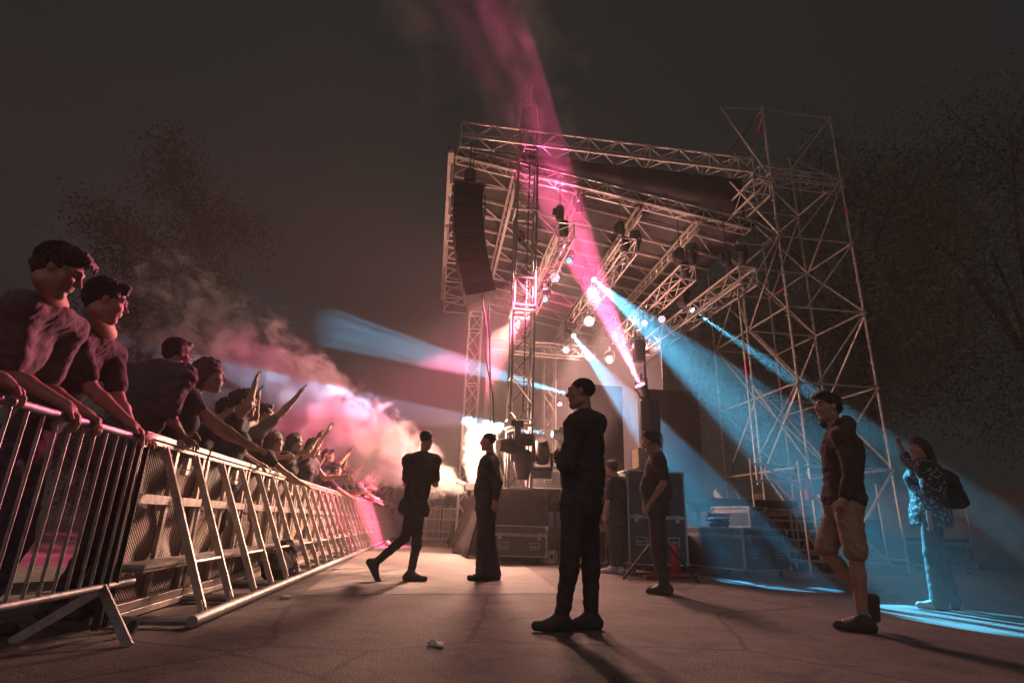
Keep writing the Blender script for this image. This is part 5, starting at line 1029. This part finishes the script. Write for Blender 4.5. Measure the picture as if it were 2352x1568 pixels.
LAM = [('par', 1275, 637, 8.9, EM_WHITE, 'round white pink lamp glowing brightest on the front lighting truss', .14), ('par', 1253, 668, 9.4, EM_PINK, 'slim pink lamp below the brightest front lamp', .10), ('mov', 1310, 598, 8.3, EM_BLUE, 'small blue lamp highest on the front lighting truss', .6), ('mov', 1255, 688, 9.3, EM_BLUE, 'small blue lamp under the slim pink lamp', .6),
       ('par', 1353, 738, 11.0, EM_PINK, 'pink lamp on the far half of the middle truss', .14), ('par', 1300, 803, 12.5, EM_VIO, 'pale violet lamp on the far narrow upright', .13), ('par', 1400, 827, 10.5, EM_WHITE, 'white lamp left of the upward pink beam', .12), ('par', 1520, 733, 9.6, EM_WHITE, 'tilted white lamp crossing the broad blue beam', .11), ('par', 1480, 742, 9.6, EM_WHITE, 'white lamp just left of the tilted white lamp', .10),
       ('par', 1459, 795, 9.8, EM_PINK, 'pink lamp beside the black box fixture on the pole', .10), ('par', 1286, 928, 12.0, EM_PINK, 'tiny pink lamp low behind the head of the man with folded arms', .08)]
for (k, x, y, s, m, lb, r) in LAM:
    p = AS(x, y, s)
    if k == 'par': par(p, CAMP + np.array([-1.5, 0, 1.0]), lb, m, r)
    else: moving(p, CAMP + np.array([-3, 0, 0]), lb, m, r, lens_r=.1)
# dark fixtures hanging from the front truss and the tower
for k, (x, y, s, ax_, ay_, sc_, lb) in enumerate(((1196, 560, 8.4, 1235, 590, .9, 'unlit tilted lamp at the near end of the front truss'), (1330, 470, 8.0, 1330, 560, 1.0, 'unlit lamp hanging in the pink haze'), (1310, 560, 8.6, 1290, 640, .9, 'unlit lamp above the small blue lamp'), (1460, 560, 8.5, 1465, 650, 1.0, 'unlit lamp under the near hoist of the middle truss'), (1590, 590, 8.2, 1600, 680, 1.0, 'unlit lamp hanging beside the high pale truss'), (1340, 660, 9.6, 1320, 720, .8, 'unlit lamp between front and middle trusses'), (1705, 590, 7.6, 1710, 660, .9, 'unlit lamp at the scaffold end of the lowest truss'))):
    moving(AS(x, y, s), AS(ax_, ay_, s + .2), lb, None, sc_ * .8, group='unlit lamps under the roof')
moving(AS(1178, 1024, 7.15), AS(1120, 1020, 7.0), 'big black moving head lying sideways on the tower above the deck', None, 1.15, 1, 'dark lamps on the tower foot')
moving(AS(1201, 1060, 7.1), AS(1200, 1140, 7.2), 'black moving head pointing down from the tower foot', None, 1.25, 1, 'dark lamps on the tower foot')
moving(AS(1245, 1040, 7.7), AS(1243, 990, 7.4), 'black moving head standing right of the tower foot', None, 1.2, -1, 'dark lamps on the tower foot')
pl_ = thing('lamp_pole', W(6.75, 9.75, 1.35), 'dark pole with a black box fixture carrying the pink upward lamp', 'pole')
pp = AS(1484, 900, 9.75); MB().tube(W(LSZ(pp)[0], 9.75, 1.35), W(LSZ(pp)[0], 9.75, 6.3), .03, n=8).build('pole', MT['dark_metal'], pl_, smooth=True)
c = AS(1466, 806, 9.8); MB().box(c, NL * .12, DS * .12, UP * .30).build('fixture', MT['dark_metal'], pl_, bevel=.02)
MB().bar(c, c + NL * .3, .03, .03).build('arm', MT['dark_metal'], pl_)
# fog / flame nozzle on the stage front
fj = thing('jet_nozzle', W(2.1, 9.0, 1.2), 'small black jet machine on the stage lip blowing the bright smoke', 'fog machine')
JO = W(2.05, 9.0, 1.36); JD = nrm(W(-3.8, 8.8, 3.75) - JO)
MB().lbox(2.02, 2.3, 8.85, 9.15, 1.36, 1.52).build('body', MT['dark_metal'], fj, bevel=.01); MB().tube(W(2.1, 9, 1.45), W(2.1, 9, 1.45) + JD * .3, .05, .06, n=10).build('barrel', MT['dark_metal'], fj, smooth=True)
# ------------------------------------------------------------------ light
def spot(name, p, aim, power, col, ang, blend=.15, size=.04, gobo=None):
    l = bpy.data.lights.new(name, 'SPOT'); l.energy = power; l.color = col; l.spot_size = ang; l.spot_blend = blend; l.shadow_soft_size = size
    o = link(bpy.data.objects.new(name, l)); o.location = p; o.rotation_euler = Vector(np.array(aim) - np.array(p)).to_track_quat('-Z', 'Y').to_euler()
    if gobo:
        l.use_nodes = True; N, L = l.node_tree.nodes, l.node_tree.links; e = N['Emission']
        tc = N.new('ShaderNodeTexCoord'); sp = N.new('ShaderNodeSeparateXYZ'); L.new(tc.outputs['Normal'], sp.inputs[0])
        def M(op, a, b=None):
            q = N.new('ShaderNodeMath'); q.operation = op
            for i, z in enumerate((a, b)):
                if z is None: continue
                if isinstance(z, (int, float)): q.inputs[i].default_value = z
                else: L.new(z, q.inputs[i])
            return q.outputs[0]
        u = M('DIVIDE', sp.outputs[0], sp.outputs[2]); v = M('DIVIDE', sp.outputs[1], sp.outputs[2]); k = gobo[0] / math.tan(ang / 2)
        cb = N.new('ShaderNodeCombineXYZ'); L.new(M('MULTIPLY', u, k), cb.inputs[0]); L.new(M('MULTIPLY', v, k * gobo[3]), cb.inputs[1])
        nz = N.new('ShaderNodeTexNoise'); nz.inputs['Scale'].default_value = 1.; nz.inputs['Detail'].default_value = 1; mp = N.new('ShaderNodeMapping'); mp.inputs['Location'].default_value = (gobo[1], gobo[1] * 1.7, 0); L.new(cb.outputs[0], mp.inputs[0]); L.new(mp.outputs[0], nz.inputs['Vector'])
        r = N.new('ShaderNodeMapRange'); r.inputs[1].default_value = .42; r.inputs[2].default_value = .58; r.inputs[3].default_value = gobo[2]; r.inputs[4].default_value = 1.6; L.new(nz.outputs['Fac'], r.inputs[0]); L.new(r.outputs[0], e.inputs['Strength'])
    return o
def vol_mat(name, density, col=(.9, .9, .9), aniso=0.):
    m = bpy.data.materials.new(name); m.use_nodes = True; N, L = m.node_tree.nodes, m.node_tree.links; N.remove(N['Principled BSDF']); v = N.new('ShaderNodeVolumePrincipled')
    v.inputs['Density'].default_value = density; v.inputs['Color'].default_value = (*col, 1); v.inputs['Anisotropy'].default_value = aniso; L.new(v.outputs[0], N['Material Output'].inputs['Volume'])
    return m, N, L, v
def beam(name, p, aim, ang, length, density, label):  # smoke volume added and shaped as the lamp's cone, so its beam shows
    p = np.array(p); d = nrm(np.array(aim) - p); m, N, L, v = vol_mat(name + '_smoke', density)
    R = math.tan(ang / 2) * 1.06; q = MB(); q.lathe(p, d, [(.03, .03 * R + .03), (length, length * R + .03)], 28)
    o = q.build('beam_smoke', m, None); tag(o, label, 'smoke', kind='stuff')
    return o
PINK = (1.0, .10, .27); WARM = (1.0, .60, .43); SALMON = (1.0, .19, .33)
P1D = nrm(AIM['P1'] - SRC['P1'])
PARAMS = dict(
    B1=(62000, 8.0, 13.5, .055, (4.0, 2.3, .02, .15)), B2=(30000, 6.0, 11, .06, (2.4, 7.3, .25, .25)), B3=(58000, 7.6, 11.5, .07, (3.2, 4.1, .04, .18)), B4=(36000, 9, 8.5, .06, (2.6, 1.2, .2, 1.)), B5=(34000, 8.5, 5.2, .035, None), P1=(52000, 14.5, 9.0, 0, (2.2, 3.3, .3, 1.)),
    washes=[(W(3.9, 9.2, 6.6), W(-2.1, 8.7, 3.0), 4200, SALMON, 36, .1), (W(3.9, 11, 6.6), W(-1.2, 12.5, 1.5), 34000, PINK, 42, .1), (W(4.5, 8.6, 5.9), (M1['hd'] + M2['hd']) * .5, 8000, PINK, 14, .1), (W(4.2, 8.6, 6.3), W(-1.2, 6.2, 1.7), 16000, PINK, 20, .1), (W(3.9, 7.0, 6.4), W(-1.1, 8.6, 1.2), 21000, PINK, 34, .1),
            (W(3.6, 9.0, 6.7), W(-.7, 3.6, .5), 8200, WARM, 32, .05), (W(3.6, 12.0, 6.7), W(-.7, 11, .8), 2800, WARM, 50, .05), (W(5.0, 9.0, 6.6), W(7.5, 14, 4.5), 9500, (1.0, .50, .45), 60, .1),
            (W(3.9, 8.6, 6.6), W(1.5, 2.4, 0), 2800, (1.0, .48, .40), 66, .5), (W(4.6, 9.2, 1.6), W(3.6, 10.5, 9.0), 3600, (1.0, .48, .42), 100, .2)],  # fill spots added to brighten the pit floor and the roof frame
    points=[(W(2.42, 8.35, 2.25), 1900, (1.0, .54, .38), .30)],
    sun=(.38, 80, (1.0, .78, .75), (.15, .8, -.6)), sky=(.0134, .0150, .0142), haze=.0050, stage_air=.10,
    plumes=[('jet', JO, JD, 8.2, .10, 2.1, 2.3, 2.3, .605, 'smoke plume blown from the stage front over the crowd', 3.1, .36, 11., .3),
            ('burst', W(2.22, 9.0, 1.42), UP + NL * .1, 1.5, .10, .50, 5.0, 3.6, .55, 'white burst of smoke glowing behind the standing guard', 1.1, .36, 14., .3),
            ('pinkair', SRC['P1'] + P1D * .1, P1D, 7.5, .16, 1.2, .10, 1.8, .50, 'ragged smoke drifting in the upward pink beam', 2.2, .5, 4., -.3),
            ('high', AS(1290, 500, 8.8), AS(1110, 20, 6.5) - AS(1290, 500, 8.8), 7.2, .5, 2.6, .34, 1.2, .55, 'pink lit smoke rising through the roof into the night sky', 5.2, .35, 4., .0)],
    exposure=0.0, step=.6, denoise=True)
P_ = PARAMS
for k, col, lab in (('B1', (.10, .62, 1.0), 'smoke lit by the broad blue beam'), ('B2', (.10, .66, 1.0), 'smoke lit by the thin blue beam by the scaffold'), ('B3', (.06, .55, 1.0), 'smoke lit by the blue beam behind the technician'), ('B4', (.14, .62, 1.0), 'smoke lit by the blue beam crossing the tower'), ('B5', (.07, .55, 1.0), 'smoke lit by the lower thin blue beam'), ('P1', (1.0, .10, .30), 'smoke lit by the upward pink beam')):
    pw, ang, ln, den, gb = P_[k]; spot('stage_lamp_beam', SRC[k] + nrm(AIM[k] - SRC[k]) * .03, AIM[k], pw, col, math.radians(ang), .12, .03, gb)
    if den: beam(k, SRC[k] + nrm(AIM[k] - SRC[k]) * .02, AIM[k], math.radians(ang), ln, den, lab)
for (p, aim, pw, col, ang, sz) in P_['washes']: spot('stage_and_fill_wash', p, aim, pw, col, math.radians(ang), .6, sz)
for (p, pw, col, rad) in P_['points']:
    l = bpy.data.lights.new('stage_flash', 'POINT'); l.energy = pw; l.color = col; l.shadow_soft_size = rad; o = link(bpy.data.objects.new('stage_flash', l)); o.location = p
l = bpy.data.lights.new('fill_sun', 'SUN'); l.energy = P_['sun'][0]; l.angle = math.radians(P_['sun'][1]); l.color = P_['sun'][2]; o = link(bpy.data.objects.new('fill_sun', l)); o.rotation_euler = Vector(P_['sun'][3]).to_track_quat('-Z', 'Y').to_euler()  # soft fill from behind the camera, added to lift dark fronts and tint skin
# world: night sky
w = bpy.data.worlds.new('World'); sc.world = w; w.use_nodes = True; bgn = w.node_tree.nodes['Background']; bgn.inputs[0].default_value = (*P_['sky'], 1); bgn.inputs[1].default_value = 1.0
# haze
m, N, L, v = vol_mat('night_haze', P_['haze'], (.85, .82, .80), .25)
hz = MB(); hz.box((0, 18, 11), (32, 0, 0), (0, 30, 0), (0, 0, 12.0)); hz = hz.build('haze', m, None); tag(hz, 'thin smoky air over the whole place', 'haze', kind='stuff')
m, N, L, v = vol_mat('stage_air', P_['stage_air'], (.9, .84, .82), .2); sa = MB(); sa.lbox(2.6, 8.9, 11.6, 17.1, 1.36, 7.2); sa = sa.build('stage_smoke', m, None); tag(sa, 'thicker smoky air hanging over the stage', 'smoke', kind='stuff')
# smoke plume of the jet
def plume(name, o_, axis, length, r0, r1, dens, scale, thr, label, seed=0., soft=.35, gain=9., fall_k=.6):
    axis = nrm(axis); m, N, L, v = vol_mat(name + '_volume', 0., (.92, .90, .88), .1)
    x = axis; y = nrm(np.cross(UP, x)); z = np.cross(x, y); q = MB(); R1 = r1 * 1.25 + .1
    q.lathe((0, 0, 0), (1, 0, 0), [(-.05, r0 + .02)] + [(length * t, r0 + (R1 - r0) * t ** .62) for t in (.1, .3, .55, .8)] + [(length * .95, R1 * .95), (length * 1.02, R1 * .6)], 24)
    ob = from_np('smoke_plume', q.v, q.f, m, loc=(0, 0, 0)); ob.matrix_world = Matrix(np.vstack([np.column_stack([x, y, z, o_]), [0, 0, 0, 1]]).tolist()); tag(ob, label, 'smoke', kind='stuff')
    tc = N.new('ShaderNodeTexCoord'); sp = N.new('ShaderNodeSeparateXYZ'); L.new(tc.outputs['Object'], sp.inputs[0])
    def M(op, a, b=None, c=None):
        q = N.new('ShaderNodeMath'); q.operation = op
        for i, zz in enumerate((a, b, c)):
            if zz is None: continue
            if isinstance(zz, (int, float)): q.inputs[i].default_value = zz
            else: L.new(zz, q.inputs[i])
        return q.outputs[0]
    X, Y, Z = sp.outputs; t = M('DIVIDE', X, length); rr = M('MULTIPLY_ADD', M('POWER', M('MAXIMUM', t, .0001), .62), r1 - r0, r0)
    rad = M('DIVIDE', M('SQRT', M('ADD', M('MULTIPLY', Y, Y), M('MULTIPLY', Z, Z))), rr)
    nz = N.new('ShaderNodeTexNoise'); nz.inputs['Scale'].default_value = scale; nz.inputs['Detail'].default_value = 6; nz.inputs['Roughness'].default_value = .62; nz.inputs['Distortion'].default_value = .5
    mp = N.new('ShaderNodeMapping'); mp.inputs['Location'].default_value = (seed, seed * 2, 0); mp.inputs['Scale'].default_value = (.75, 1, 1); L.new(tc.outputs['Object'], mp.inputs[0]); L.new(mp.outputs[0], nz.inputs['Vector'])
    edge = M('SUBTRACT', 1.0, rad); endf = M('MULTIPLY', M('SUBTRACT', 1.0, t), 1.6)
    sh = M('MINIMUM', edge, endf)
    val = M('ADD', M('SUBTRACT', nz.outputs['Fac'], thr), M('MULTIPLY', sh, soft)); val = M('MULTIPLY', M('MAXIMUM', M('MINIMUM', M('MULTIPLY', val, gain), 1.0), 0.0), M('GREATER_THAN', sh, -.25))
    fall = M('DIVIDE', dens, M('ADD', 1.0, M('MULTIPLY', t, fall_k))); L.new(M('MULTIPLY', val, fall), v.inputs['Density'])
    return ob
for a in P_['plumes']: plume(*a)
sc.view_settings.view_transform = 'Standard'; sc.view_settings.look = 'None'; sc.view_settings.exposure = P_['exposure']; sc.view_settings.gamma = 1.0
sc.cycles.max_bounces = 5; sc.cycles.volume_bounces = 0; sc.cycles.diffuse_bounces = 2; sc.cycles.glossy_bounces = 2; sc.cycles.transmission_bounces = 2; sc.cycles.transparent_max_bounces = 8
sc.cycles.volume_step_rate = P_['step']; sc.cycles.volume_max_steps = 256; sc.cycles.use_denoising = P_['denoise']; sc.cycles.sample_clamp_indirect = 3.0; sc.cycles.sample_clamp_direct = 0
